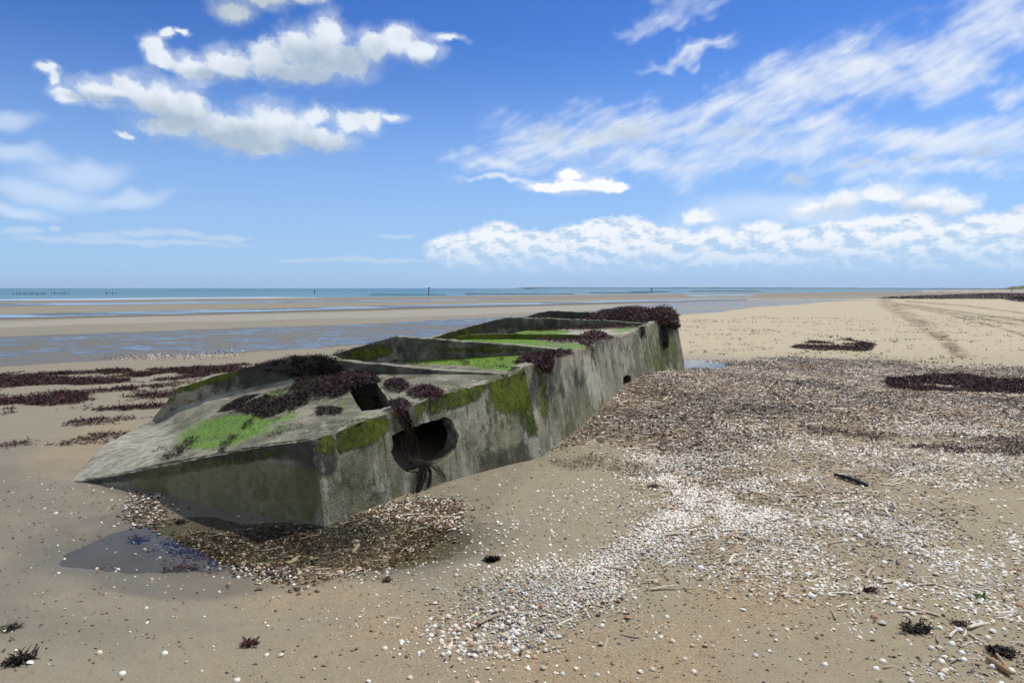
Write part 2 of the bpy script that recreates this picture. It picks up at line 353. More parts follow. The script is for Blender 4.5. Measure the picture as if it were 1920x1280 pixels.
def lerp3(a, b, f): return a + (b - a) * np.asarray(f)[:, None]
def build_ground():
    X, Y, F = polar(1.1, 16000, 1.0072, 260, 1.03, .115)
    Z = height(X, Y); P = np.stack([X, Y, Z], -1)
    px, py = proj(P); behind = Y < .3; py = np.where(behind, 3000, py)
    D = np.hypot(X, Y)
    # noise-warped picture coordinates so that traced borders are ragged on the ground
    w1 = (fbm(X * 1.1, Y * 1.1, 5, 21) - .5); w2 = (fbm(X * 1.1 + 50, Y * 1.1, 5, 22) - .5)
    k = np.clip((py - 540) / 447, .0, 1.2)
    qx = px + w1 * 70 * k; qy = py + w2 * 50 * k
    wfar = (fbm(X * .12, Y * .12, 5, 23) - .5); qyf = py + wfar * np.clip((py - 545) * .22, 0, 14)
    n1 = fbm(X * .5, Y * .5, 5, 31); n2 = fbm(X * 2.5, Y * 2.5, 5, 33); n3 = fbm(X * .06, Y * .06, 4, 36)
    warm = np.array([.42, .310, .178]); tan_ = np.array([.385, .318, .198]); grey = np.array([.245, .212, .145]); flat = np.array([.25, .222, .155])
    # right and far-right sand is pale and dry; left is greyer and damp
    u = sstep(-3, 3, X - .12 * (Y - 3) + (n1 - .5) * 3)
    col = lerp3(np.tile(grey * 1.06, (len(X), 1)), np.tile(tan_ * .82, (len(X), 1)), u)
    col = lerp3(col, np.tile(np.array([.47, .395, .25]), (len(X), 1)), sstep(9, 20, Y) * sstep(-1.5, 3, X) * .9)
    wz = blobs(qx, qy, [(1250, 1230, 330, 70, 0, 1), (700, 1150, 260, 50, 5, .8), (1000, 1130, 120, 60, 0, .7), (250, 1105, 140, 22, 0, .7), (1420, 1120, 120, 50, 0, .8), (150, 840, 110, 40, -20, .5), (620, 1240, 300, 60, 0, .5)])
    wz = wz * sstep(.35, .62, n1 * .6 + n2 * .4)
    col = lerp3(col, np.tile(warm, (len(X), 1)), np.clip(wz * 1.1, 0, 1) * .75)
    d_ = inpoly(px, qyf, DAMP).astype(float)
    col = lerp3(col, np.tile(flat, (len(X), 1)) * (1 + .14 * (n3[:, None] - .5)), d_ * .95)
    # second bar near the sea is browner and darker
    bar = inpoly(px, py, [(-900, 588), (0, 576), (960, 563), (1400, 556), (2600, 548), (2600, 540), (-900, 540)])
    col = lerp3(col, np.tile(np.array([.215, .185, .14]), (len(X), 1)), bar * .7)
    pale = inpoly(px, qyf, [(-900, 622), (0, 602), (640, 585), (1280, 566), (1300, 572), (700, 596), (0, 612), (-900, 640)])
    col = lerp3(col, np.tile(np.array([.36, .325, .26]), (len(X), 1)), pale * .6)
    wet = np.zeros(len(X))
    ring = 0
    for q in range(14):
        ring = ring + inpoly(px + (rng.normal(0, 9) + w1 * 40) , py + rng.normal(0, 6) + w2 * 24, POOLRING) / 14.0
    ring = ring * (.55 + .45 * sstep(-1.0, -1.9, X + .3 * (Y - 4.5)))
    ringh = sstep(.0, -.045, Z) * sstep(2.0, 1.3, np.hypot((X + 1.7) / 1.3, Y - 4.5))
    wet = np.maximum(wet, np.maximum(ring * .85, ringh))
    wet = np.maximum(wet, sstep(.42, .7, fbm(X * .8 + .6 * Y, Y * 1.6, 4, 44)) * .55 * sstep(.5, -2.5, X) * sstep(8, 6, Y))
    hb = np.exp(-((X - 4.0) / 1.5) ** 2 - ((Y - 14.8) / 1.5) ** 2); wet = np.maximum(wet, hb * .8)
    rim = np.exp(-np.min([(X - a) ** 2 + (Y - b) ** 2 for a, b, _ in CTRL], 0) / .10); wet = np.maximum(wet, rim * .55)
    wz_ = inpoly(px, qyf, WET).astype(float)
    water = np.zeros(len(X))
    pn = fbm(X * 1.6 + Y * .25, Y * 1.5 - X * .5, 6, 61); pn2 = fbm(X * .25, Y * .25, 3, 62)
    water = np.maximum(water, wz_ * sstep(.46, .56, pn * .8 + pn2 * .3 - .04) * (.5 + .5 * sstep(.35, .6, fbm(X * 4, Y * 4, 3, 66))) * .75)
    c1 = inpoly(px, py + (fbm(X * .08, Y * .08, 4, 71) - .5) * 2.2, CH1); c2 = inpoly(px, py + (fbm(X * .05, Y * .05, 4, 72) - .5) * 1.4, CH2)
    water = np.maximum(water, np.maximum(c1, c2) * (.55 + .45 * sstep(.35, .55, fbm(X * .15, Y * .5, 4, 75)))); water = np.maximum(water, inpoly(px + wfar * 60, py + wfar * 5, WET2) * sstep(.42, .55, fbm(X * .05, Y * .12, 4, 74)))
    wet = np.maximum(wet, wz_ * .9); wet = np.maximum(wet, water)
    dk = inpoly(px, py, CH1D) & ~c1
    col = lerp3(col, np.tile(np.array([.11, .095, .07]), (len(X), 1)), dk * .8)
    col = lerp3(col, np.tile(np.array([.075, .04, .04]), (len(X), 1)), inpoly(px, py + (w1) * 3, MAROON) * .9)
    tr = np.zeros(len(X)); far_ = (px > 1500) & (py > 555) & (py < 680) & (Y > 5)
    for pl_, wd in (([(1655, 566), (1700, 571), (1780, 582), (1860, 593), (1990, 610)], 2.2), ([(1655, 567), (1720, 577), (1800, 590), (1880, 604), (1990, 624)], 2.6), ([(1660, 568), (1690, 585), (1725, 605), (1760, 628), (1800, 665)], 9), ([(1700, 565), (1800, 572), (1880, 582), (1990, 596)], 1.6), ([(1680, 568), (1740, 582), (1820, 600), (1900, 622), (1990, 650)], 2)):
        dd = np.full(far_.sum(), 1e9); ax, ay = px[far_], py[far_]
        for (a, b_), (c_, e_) in zip(pl_[:-1], pl_[1:]):
            tt = np.clip(((ax - a) * (c_ - a) + (ay - b_) * (e_ - b_)) / ((c_ - a) ** 2 + (e_ - b_) ** 2), 0, 1)
            dd = np.minimum(dd, np.hypot((ax - a - tt * (c_ - a)) * .6, ay - b_ - tt * (e_ - b_)))
        tr[far_] = np.maximum(tr[far_], sstep(wd * 1.5, wd * .4, dd))
    tr = tr * sstep(.36, .56, fbm(X * 2.6, Y * 2.2, 5, 81))
    col = lerp3(col, np.tile(np.array([.20, .145, .08]), (len(X), 1)), tr * .9)
    # brown fine debris beds below the loose shells
    dn = np.maximum(inpoly(qx, qy, HEAP) * 1.0, inpoly(qx, qy, MIXED) * .35)
    col = lerp3(col, np.tile(np.array([.17, .125, .09]), (len(X), 1)), np.clip(dn * sstep(.3, .55, n2), 0, 1) * .85)
    # ruts and ripples as real relief
    P[:, 2] -= tr * .01
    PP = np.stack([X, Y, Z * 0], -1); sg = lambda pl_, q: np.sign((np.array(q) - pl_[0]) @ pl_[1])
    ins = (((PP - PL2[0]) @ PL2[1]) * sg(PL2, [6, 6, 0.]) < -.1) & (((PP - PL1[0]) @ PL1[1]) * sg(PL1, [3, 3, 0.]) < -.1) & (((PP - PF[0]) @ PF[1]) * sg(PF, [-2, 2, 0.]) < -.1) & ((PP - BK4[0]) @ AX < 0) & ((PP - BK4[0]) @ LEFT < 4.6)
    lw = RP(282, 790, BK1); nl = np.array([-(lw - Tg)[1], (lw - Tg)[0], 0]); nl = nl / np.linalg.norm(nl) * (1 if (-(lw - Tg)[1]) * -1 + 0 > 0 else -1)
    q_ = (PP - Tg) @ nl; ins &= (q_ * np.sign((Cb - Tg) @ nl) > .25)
    wet[ins] = 0; col[ins] = np.array([.50, .40, .27])  # sand inside the hull tinted paler to make up for missing light
    coarse = np.clip(wz + .35 * u * sstep(9, 4, D), 0, 1) * (1 - wet)
    m, N, b = material('sand')
    tc = N.add('ShaderNodeTexCoord').outputs['Object']
    c = N.attr('tint', 'Color'); wet_s = N.attr('wet'); wat = N.attr('water'); co = N.attr('coarse')
    g1 = N.noise(tc, 330, 3, .7); g2 = N.noise(tc, 95, 4, .65); g3 = N.noise(tc, 9, 5, .6); vd = N.vor(tc, 150, out='Color')
    sp = N.add('ShaderNodeSeparateColor'); N.lk(vd, sp.inputs[0])
    gr = N.m('ADD', N.m('MULTIPLY', N.m('SUBTRACT', g1, .5), 1.5), N.m('MULTIPLY', N.m('SUBTRACT', sp.outputs[0], .5), N.m('MULTIPLY_ADD', co, .75, .10)))
    gr = N.m('ADD', gr, N.m('MULTIPLY', N.m('SUBTRACT', g2, .5), .8)); gr = N.m('ADD', gr, N.m('MULTIPLY', N.m('SUBTRACT', g3, .5), .45))
    fac = N.m('MULTIPLY_ADD', gr, .55, 1.0)
    vs = N.add('ShaderNodeVectorMath', operation='SCALE'); N.lk(c, vs.inputs[0]); N.lk(fac, vs.inputs[3]); c2_ = vs.outputs[0]
    # tiny bits: broken shell and dark grains
    v3 = N.vor(tc, 55); r3 = N.vor(tc, 55, out='Color'); s3 = N.add('ShaderNodeSeparateColor'); N.lk(r3, s3.inputs[0])
    isb = N.m('MULTIPLY', N.ss(v3, .10, .2, 1, 0), N.m('GREATER_THAN', s3.outputs[0], .955))
    c2_ = N.mix(N.m('MULTIPLY', isb, .8), c2_, (.55, .5, .42))
    isd = N.m('MULTIPLY', N.ss(v3, .12, .25, 1, 0), N.m('LESS_THAN', s3.outputs[0], .05))
    c2_ = N.mix(N.m('MULTIPLY', isd, .6), c2_, (.07, .055, .045))
    c2_ = N.mix(wet_s, c2_, N.mix(1.0, c2_, (.60, .61, .61), 'MULTIPLY'))
    c2_ = N.mix(wat, c2_, (.05, .07, .08))
    N.lk(c2_, b.inputs['Base Color'])
    ro = N.m('MULTIPLY_ADD', wet_s, -.45, .92); ro = N.m('MULTIPLY_ADD', wat, -.43, ro, clamp=True)
    N.lk(ro, b.inputs['Roughness']); b.inputs['Specular IOR Level'].default_value = .35
    hh = N.m('ADD', N.m('MULTIPLY', g2, N.m('MULTIPLY_ADD', co, .7, .3)), N.m('MULTIPLY', g3, .6))
    hh = N.m('ADD', hh, N.m('MULTIPLY', N.m('MULTIPLY', sp.outputs[1], co), .35))
    hh = N.m('MULTIPLY', hh, N.m('SUBTRACT', 1.0, N.m('MULTIPLY', wat, .97)))
    hh = N.m('MULTIPLY', hh, N.m('SUBTRACT', 1.0, N.m('MULTIPLY', wet_s, .45)))
    N.lk(N.bump(hh, .9, .012), b.inputs['Normal'])
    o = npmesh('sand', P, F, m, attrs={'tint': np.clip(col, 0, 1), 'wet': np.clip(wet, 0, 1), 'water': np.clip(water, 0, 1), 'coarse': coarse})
    tag(o, kind='structure')
    return o
build_ground()

def water_mat(name, col, rough, bscale, bstr, transp=0.0):
    m, N, b = material(name)
    tc = N.add('ShaderNodeTexCoord').outputs['Object']
    b.inputs['Roughness'].default_value = rough; b.inputs['IOR'].default_value = 1.33
    n = N.noise(N.sc(tc, bscale), 1.0, 5, .6); N.lk(N.bump(n, bstr, .1), b.inputs['Normal'])
    return m, N, b, tc
def build_sea():
    X, Y, F = polar(70, 30000, 1.006, 400, 1.05, .25)
    t = -.7 * X + .714 * Y
    keep = (t > 119)[F].all(1); F = F[keep]
    P = np.stack([X, Y, np.full(len(X), -.345)], -1); px, py = proj(P)
    q = py + (fbm(X * .03, Y * .03, 4, 91) - .5) * 2.5
    foam = inpoly(px, q, [(-200, 561.6), (140, 560.2), (320, 558.9), (490, 557.2), (610, 557.6), (610, 559), (480, 558.8), (320, 560.3), (140, 561.9), (-200, 563.4)]).astype(float)
    foam = foam * (fbm(X * .03, Y * .03, 3, 14) > .44); foam = np.maximum(foam, (np.abs(t - 128 - 2 * np.sin(X * .02)) < 1.0) * (fbm(X * .02, Y * .02, 3, 12) > .45) * .8)
    foam = np.maximum(foam, (np.abs(t - 150 - 5 * np.sin(X * .013)) < .8) * (fbm(X * .02, Y * .02, 3, 13) > .6) * .5)
    m, N, b, tc = water_mat('sea_water', None, .25, (.25, .5, .25), .6)
    dist = N.vm('LENGTH', tc)
    c = N.mix(N.ss(dist, 110, 420), (.10, .20, .19), (.018, .115, .135))
    n = N.noise(N.sc(tc, (.004, .02, 1)), 1.0, 4); c = N.mix(N.ss(n, .45, .6), c, (.025, .14, .155))
    c = N.mix(N.attr('foam'), c, (.60, .63, .64)); N.lk(c, b.inputs['Base Color'])
    b.inputs['Specular IOR Level'].default_value = .22
    tag(npmesh('sea', P, F, m, attrs={'foam': foam}), kind='structure')
build_sea()
def pool(name, cx, cy, rx, ry, z, tint=None):
    X, Y = np.meshgrid(np.linspace(-1, 1, 60), np.linspace(-1, 1, 60)); k = (X * X + Y * Y) < 1.0
    i = np.arange(3600).reshape(60, 60); F = np.stack([i[:-1, :-1], i[:-1, 1:], i[1:, 1:], i[1:, :-1]], -1).reshape(-1, 4)
    F = F[k.reshape(-1)[F].all(1)]
    P = np.stack([cx + X.reshape(-1) * rx, cy + Y.reshape(-1) * ry, np.full(3600, z)], -1)
    m = bpy.data.materials.new('pool_water'); m.use_nodes = True; m.node_tree.nodes.clear(); N = NT(m.node_tree)
    tc = N.add('ShaderNodeTexCoord').outputs['Object']
    g = N.add('ShaderNodeBsdfGlossy'); g.inputs['Roughness'].default_value = .015
    tr = N.add('ShaderNodeBsdfTransparent'); tr.inputs[0].default_value = tint or (.80, .82, .80, 1)
    fr = N.add('ShaderNodeFresnel'); fr.inputs[0].default_value = 1.34
    nb = N.bump(N.noise(tc, 14, 3, .5), .05, .02); N.lk(nb, fr.inputs[1]); N.lk(nb, g.inputs['Normal'])
    mx = N.add('ShaderNodeMixShader'); N.lk(fr.outputs[0], mx.inputs[0]); N.lk(tr.outputs[0], mx.inputs[1]); N.lk(g.outputs[0], mx.inputs[2])
    o = N.add('ShaderNodeOutputMaterial'); N.lk(mx.outputs[0], o.inputs[0])
    ob = npmesh(name, P, F, m); tag(ob, kind='structure'); return ob
pool('pool_water', -1.75, 4.5, 1.75, 1.15, POOLW)
pool('pool_water', 4.1, 14.7, 1.35, 1.25, -.035)

# ------------------------------------------------------------------ concrete
def concrete(name, streak=0.0, light=1.0):
    m, N, b = material(name)
    tc = N.add('ShaderNodeTexCoord').outputs['Object']
    n1 = N.noise(tc, 1.7, 6, .6); n2 = N.noise(tc, 11, 6, .65); n3 = N.noise(tc, 70, 4, .7); n4 = N.noise(tc, 4.5, 7, .7)
    c = N.mix(N.ss(n1, .36, .64), (.118 * light, .115 * light, .076 * light), (.275 * light, .260 * light, .190 * light))
    c = N.mix(N.ss(n4, .50, .66), c, (.082, .078, .044))
    nf = N.noise(tc, 110, 4, .8); c = N.mix(1.0, c, N.mix(N.ss(nf, .3, .7), (.42, .42, .38), (1.62, 1.60, 1.52)), 'MULTIPLY')
    c = N.mix(N.m('MULTIPLY', N.ss(n2, .5, .72), .6), c, (.38 * light, .355 * light, .27 * light))
    if streak:
        ns = N.noise(N.sc(tc, (9, 9, .9)), 1.0, 6, .65); ns2 = N.noise(N.sc(tc, (22, 22, 1.2)), 1.0, 5, .65)
        c = N.mix(N.m('MULTIPLY', N.ss(ns, .52, .66), .7 * streak), c, (.46, .435, .34))
        c = N.mix(N.m('MULTIPLY', N.ss(ns2, .55, .70), .8 * streak), c, (.055, .050, .032))
    # barnacles, pits
    v = N.vor(tc, 46); vc = N.vor(tc, 46, out='Color'); sp = N.add('ShaderNodeSeparateColor'); N.lk(vc, sp.inputs[0])
    barn = N.m('MULTIPLY', N.ss(v, .15, .34, 1, 0), N.m('GREATER_THAN', N.m('ADD', sp.outputs[0], N.m('MULTIPLY', N.m('SUBTRACT', n4, .5), .9)), .80))
    c = N.mix(N.m('MULTIPLY', barn, .62), c, (.55, .53, .47))
    pit = N.m('MULTIPLY', N.ss(v, .12, .3, 1, 0), N.m('LESS_THAN', sp.outputs[1], .12))
    c = N.mix(N.m('MULTIPLY', pit, .8), c, (.035, .035, .028))
    vw = N.add('ShaderNodeTexVoronoi', feature='DISTANCE_TO_EDGE'); vw.inputs['Scale'].default_value = 1.1
    nw = N.add('ShaderNodeTexNoise'); N.lk(tc, nw.inputs['Vector']); nw.inputs['Scale'].default_value = 3.0; nw.inputs['Detail'].default_value = 6
    N.lk(N.vm('MULTIPLY_ADD', nw.outputs['Color'], (.5, .5, .5), tc), vw.inputs['Vector'])
    ck = N.m('MULTIPLY', N.ss(vw.outputs['Distance'], .002, .009, 1, 0), N.ss(n4, .46, .56))
    c = N.mix(N.m('MULTIPLY', ck, .75), c, (.04, .037, .028))
    rs = N.m('MULTIPLY', N.ss(N.noise(N.sc(tc, (5, 5, 1.1)), 1.0, 6, .7), .62, .74), .45)
    c = N.mix(rs, c, (.20, .115, .045))
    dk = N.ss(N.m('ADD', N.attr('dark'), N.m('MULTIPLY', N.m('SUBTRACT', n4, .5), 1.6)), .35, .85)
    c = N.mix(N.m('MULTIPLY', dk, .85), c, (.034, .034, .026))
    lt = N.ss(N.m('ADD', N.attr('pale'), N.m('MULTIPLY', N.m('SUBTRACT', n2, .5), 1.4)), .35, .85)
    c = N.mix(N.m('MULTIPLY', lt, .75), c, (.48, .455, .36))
    ol = N.ss(N.m('ADD', N.attr('olive'), N.m('MULTIPLY', N.m('SUBTRACT', N.noise(tc, 6, 7, .7), .5), 1.7)), .35, .9)
    c = N.mix(N.m('MULTIPLY', ol, .6), c, (.125, .125, .040))
    mo = N.ss(N.m('ADD', N.attr('moss'), N.m('MULTIPLY', N.m('SUBTRACT', N.noise(N.sc(tc, (1, 1, .45)), 11, 10, .82), .5), 3.0)), .40, .80)
    mc = N.mix(N.ss(N.noise(tc, 23, 7, .8), .36, .64), (.012, .020, .002), (.105, .140, .006)); mc = N.mix(N.m('MULTIPLY', N.ss(N.noise(tc, 4, 5, .7), .42, .6), .6), mc, (.15, .19, .012))
    c = N.mix(mo, c, mc)
    an = N.m('MULTIPLY', N.m('SUBTRACT', N.noise(N.sc(tc, (1, 1, 1)), 6, 11, .80), .5), 2.6)
    al = N.ss(N.m('ADD', N.attr('algae'), an), .46, .92)
    ac = N.mix(N.ss(N.noise(N.sc(tc, (6, 2, 6)), 9, 6, .7), .35, .65), (.04, .10, .006), (.19, .33, .016))
    ac = N.mix(N.m('MULTIPLY', N.ss(N.noise(tc, 5, 6, .7), .5, .7), .55), ac, (.16, .15, .03))
    c = N.mix(al, c, ac)
    N.lk(c, b.inputs['Base Color'])
    ro = N.m('MULTIPLY_ADD', al, -.25, .88); N.lk(ro, b.inputs['Roughness']); b.inputs['Specular IOR Level'].default_value = .3
    hh = N.m('ADD', N.m('MULTIPLY', n2, .9), N.m('MULTIPLY', n3, .45)); hh = N.m('ADD', hh, N.m('MULTIPLY', barn, .45)); hh = N.m('SUBTRACT', hh, N.m('MULTIPLY', pit, .6))
    hh = N.m('ADD', hh, N.m('MULTIPLY', mo, N.m('MULTIPLY', N.noise(tc, 24, 7, .75), 1.5)))
    N.lk(N.bump(hh, .9, .014), b.inputs['Normal'])
    return m
M_side = concrete('streaked_concrete', 1.0, 1.05); M_conc = concrete('weathered_concrete', .0, 1.0)

def densify(poly, step, jit, seed, close=True):
    out = []; n = len(poly)
    for i in range(n):
        a = np.array(poly[i][:2], float); b = np.array(poly[(i + 1) % n][:2], float)
        j = 0 if len(poly[i]) > 2 else jit
        k = max(1, int(np.linalg.norm(b - a) / step)); nn = np.array([-(b - a)[1], (b - a)[0]]); nn /= max(1e-6, np.linalg.norm(nn))
        for q in range(k):
            f = q / k; p = a + (b - a) * f
            if q: 
                w = (vnoise(p[0] * .13 + seed, p[1] * .13) - .5) * 2 + (vnoise(p[0] * .45 + seed, p[1] * .45, 3) - .5) * 1.2
                p = p + nn * w * j
            out.append(p)
    return out
def slab(name, outline, depth, thick, mat, parent, holes=(), step=5, jit=1.0, attrs=None, grid=7, rough=.006, seed=1):
    """A plate whose face runs through the traced outline (measured on its own plane or warped sheet) and has real thickness."""
    loops = [densify(outline, step, jit, seed)] + [densify(h, step, jit * .5, seed + 5) for h in holes]
    pts = []; edges = []
    for L in loops:
        s = len(pts); pts += L; edges += [(s + i, s + (i + 1) % len(L)) for i in range(len(L))]
    pa = np.array(pts); x0, y0 = pa[:len(loops[0])].min(0); x1, y1 = pa[:len(loops[0])].max(0)
    gx, gy = np.meshgrid(np.arange(x0, x1, grid), np.arange(y0, y1, grid)); gx = gx + (np.arange(gx.shape[0])[:, None] % 2) * grid / 2
    gx = gx.ravel(); gy = gy.ravel()
    ok = inpoly(gx, gy, [tuple(p) for p in loops[0]])
    for L in loops[1:]: ok &= ~inpoly(gx, gy, [tuple(p) for p in L])
    gx, gy = gx[ok], gy[ok]
    dmin = np.full(len(gx), 1e9)
    for p in pts: dmin = np.minimum(dmin, (gx - p[0]) ** 2 + (gy - p[1]) ** 2)
    ok = dmin > (min(grid, step) * .55) ** 2; gx, gy = gx[ok], gy[ok]
    allp = [Vector((float(p[0]), float(p[1]))) for p in pts] + [Vector((float(a), float(b_))) for a, b_ in zip(gx, gy)]
    r = geometry.delaunay_2d_cdt(allp, edges, [], 0, 1e-4)
    V2 = np.array([(v.x, v.y) for v in r[0]]); T = np.array([f for f in r[2] if len(f) == 3])
    cen = V2[T].mean(1); ok = inpoly(cen[:, 0], cen[:, 1], [tuple(p) for p in loops[0]])
    for L in loops[1:]: ok &= ~inpoly(cen[:, 0], cen[:, 1], [tuple(p) for p in L])
    T = T[ok]
    P = depth(V2[:, 0], V2[:, 1])
    thick = np.asarray(thick, float); th = thick if thick.ndim == 1 else thick
    nrm = -th / np.linalg.norm(th)
    und = (fbm(P[:, 0] * 3 + P[:, 2] * 2, P[:, 1] * 3 + P[:, 2] * 3, 5, seed) - .5) * 2 * rough
    F3 = P + nrm * und[:, None]; Bk = F3 + th
    # orientation: face must look along nrm
    a, b_, c_ = F3[T[:, 0]], F3[T[:, 1]], F3[T[:, 2]]
    if (np.cross(b_ - a, c_ - a) @ nrm).sum() < 0: T = T[:, ::-1]
    E = np.concatenate([T[:, [0, 1]], T[:, [1, 2]], T[:, [2, 0]]]); key = np.sort(E, 1); kk = key[:, 0].astype(np.int64) * 10 ** 7 + key[:, 1]
    u, inv, cnt = np.unique(kk, return_inverse=True, return_counts=True); bd = E[cnt[inv] == 1]
    n = len(V2)
    # side strip has three rows so the broken edge is chipped rather than knife clean
    rows = [F3, F3 + th * .12 - 0, F3 + th * .55, Bk]
    inward = np.zeros_like(F3)
    V = [F3, Bk]; off = 2 * n; sides = []
    jitv = [None, .010, .012, None]
    idx = []
    ub = np.unique(bd)
    rem = -np.ones(n, int); rem[ub] = np.arange(len(ub))
    for q, rw in enumerate(rows):
        pv = rw[ub].copy()
        if jitv[q]: pv += (np.random.default_rng(seed * 9 + q).random((len(ub), 3)) - .5) * jitv[q]
        V.append(pv); idx.append(off + np.arange(len(ub))); off += len(ub)
    for q in range(3):
        sides.append(np.stack([rem[bd[:, 0]] + idx[q][0], rem[bd[:, 0]] + idx[q + 1][0], rem[bd[:, 1]] + idx[q + 1][0], rem[bd[:, 1]] + idx[q][0]], -1))
    V = np.concatenate(V); Ft = np.concatenate([T, T[:, ::-1] + n]); Fq = np.concatenate(sides)
    vx, vy = np.concatenate([V2[:, 0], V2[:, 0]] + [V2[ub, 0]] * 4), np.concatenate([V2[:, 1], V2[:, 1]] + [V2[ub, 1]] * 4)
    at = {k: np.zeros(len(V)) for k in ('algae', 'moss', 'olive', 'dark', 'pale')}
    for k, L in (attrs or {}).items(): at[k] = blobs(vx, vy, L) * (.86 if k in ('moss', 'algae') else 1)
    nb = len(ub)
    for k in at: at[k][n:2 * n] = .6 if k == 'pale' else 0.0  # inner faces paled to lift the dim light inside the hull
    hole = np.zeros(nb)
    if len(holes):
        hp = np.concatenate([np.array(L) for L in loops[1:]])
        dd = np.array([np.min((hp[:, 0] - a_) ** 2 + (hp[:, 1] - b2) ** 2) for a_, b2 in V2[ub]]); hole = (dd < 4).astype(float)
    for q in range(1, 4):
        sl_ = slice(2 * n + q * nb, 2 * n + (q + 1) * nb)
        at['dark'][sl_] = hole * 1.0; at['algae'][sl_] *= 0.4; at['moss'][sl_] *= .5; at['pale'][sl_] = np.maximum(at['pale'][sl_], .45 * (1 - hole))  # hole edges darkened for shade and black algae; outer rims paler
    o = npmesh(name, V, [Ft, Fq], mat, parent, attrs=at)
    return o

wreck = empty('concrete_pontoon', tuple(Cb)); 
tag(wreck, 'long broken concrete pontoon lying half sunk in the beach, crusted with green algae', 'pontoon wreck')
bpy.context.view_layer.update()
class _Par:  # children keep world coordinates
    pass
def fix_parent(o): o.matrix_parent_inverse = wreck.matrix_world.inverted()
_old_np = npmesh
parts = []
def P_(o): fix_parent(o); parts.append(o); return o

def pl(plane): return lambda x, y: RP(x, y, plane)
HOLE = [(734, 816), (737, 833), (733, 846), (739, 862), (750, 875), (766, 886), (787, 885), (812, 871), (840, 857), (855, 840), (861, 816), (855, 805), (847, 787), (833, 781), (822, 786), (790, 794), (779, 799), (752, 807)]
cx_b, cy_b = CB; cx_t, cy_t = CT
ext = lambda z, P0, u: proj(P0 + u * z)
def down(px, py, plane, dz, u):
    p = RP(px, py, plane) - u * dz; a, b = proj(p); return (float(a), float(b), 0)
# side wall, near section
top1 = [(628, 812), (680, 790), (750, 766), (837, 738), (916, 718), (970, 701), (float(cx_t), float(cy_t), 0)]
cbot = crease(-.45); cbp = proj(cbot)
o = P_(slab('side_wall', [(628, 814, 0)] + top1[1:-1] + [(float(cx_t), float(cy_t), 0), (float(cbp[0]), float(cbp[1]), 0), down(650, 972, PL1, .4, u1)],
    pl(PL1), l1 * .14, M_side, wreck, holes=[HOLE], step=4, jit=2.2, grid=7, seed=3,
    attrs={'moss': [(665, 815, 72, 28, -20, 1.0), (610, 835, 40, 22, 0, .8), (850, 745, 75, 22, -18, .95), (965, 730, 52, 45, -25, 1.15), (990, 760, 22, 60, -10, .9), (765, 790, 60, 14, -20, .55), (930, 780, 30, 25, 0, .5)],
           'olive': [(680, 900, 90, 90, 0, .55), (900, 860, 160, 60, -20, .55), (960, 800, 60, 50, 0, .5)],
           'dark': [(640, 870, 60, 40, 0, .6), (955, 860, 60, 28, -15, .75), (700, 850, 50, 30, 0, .45), (990, 770, 14, 50, -10, .6)],
           'pale': [(880, 800, 60, 50, 0, .5), (1000, 810, 16, 60, -8, .8), (820, 755, 50, 16, -20, .4)]}))
# side wall, far section
endb = RP(1287, 700, PL2) - u2 * .4; eb = proj(endb)
SM = (1168, 716)
o = P_(slab('side_wall', [(float(cx_t), float(cy_t), 0), (1036, 671), (1071, 658), (1110, 651), (1143, 635), (1167, 630), (1200, 617), (1235, 602), (1267, 590, 0), (1286, 696, 0), (float(eb[0]), float(eb[1]), 0), (float(cbp[0]), float(cbp[1]), 0)],
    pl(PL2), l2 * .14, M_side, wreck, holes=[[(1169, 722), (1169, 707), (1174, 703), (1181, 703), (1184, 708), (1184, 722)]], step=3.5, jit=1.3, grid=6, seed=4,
    attrs={'moss': [(1018, 740, 12, 80, -8, .75), (1215, 660, 14, 40, 0, .5), (1240, 668, 16, 40, -5, .75), (1262, 650, 10, 50, -8, .7), (1113, 670, 8, 20, 0, .6)],
           'algae': [(1240, 672, 24, 26, 0, .52), (1262, 655, 12, 36, 0, .5), (1212, 680, 16, 18, 0, .38)],
           'olive': [(1230, 650, 60, 50, 0, .6), (1100, 790, 60, 50, -45, .6), (1140, 700, 40, 40, 0, .4)],
           'dark': [(1070, 725, 28, 40, -10, .62), (1045, 740, 20, 50, -10, .5), (1165, 665, 10, 30, 0, .5), (1250, 660, 4, 40, -6, .9), (1192, 640, 8, 24, 0, .5)],
           'pale': [(1110, 710, 14, 60, -10, .75), (1165, 670, 22, 40, 0, .45), (1205, 650, 10, 40, 0, .6), (1185, 630, 10, 20, 0, .5)]}))
# bevelled corner post and front end
cp = np.cross(E2b - E1b, E1t - E1b); PC = (E1b, cp / np.linalg.norm(cp))
thc = -PC[1] * .14 if PC[1][1] < 0 else PC[1] * .14
e1b_low = proj(E1b - zup * .35); e2b_low = proj(RP(650, 972, PC) - zup * .35)
o = P_(slab('corner_panel', [(590, 823, 0), (610, 817), (628, 812, 0), (650, 972, 0), (float(e2b_low[0]), float(e2b_low[1]), 0), (float(e1b_low[0]), float(e1b_low[1]), 0), (608, 989, 0)], pl(PC), thc, M_conc, wreck, step=6, jit=.8, seed=6,
    attrs={'moss': [(612, 835, 24, 20, 0, .85)], 'dark': [(605, 860, 30, 40, 0, .8)], 'pale': [(612, 930, 6, 80, -7, .55), (645, 920, 4, 80, -7, .6)], 'olive': [(620, 930, 40, 80, 0, .4)]}))
thf = PF[1] * .16 if PF[1][1] > 0 else -PF[1] * .16
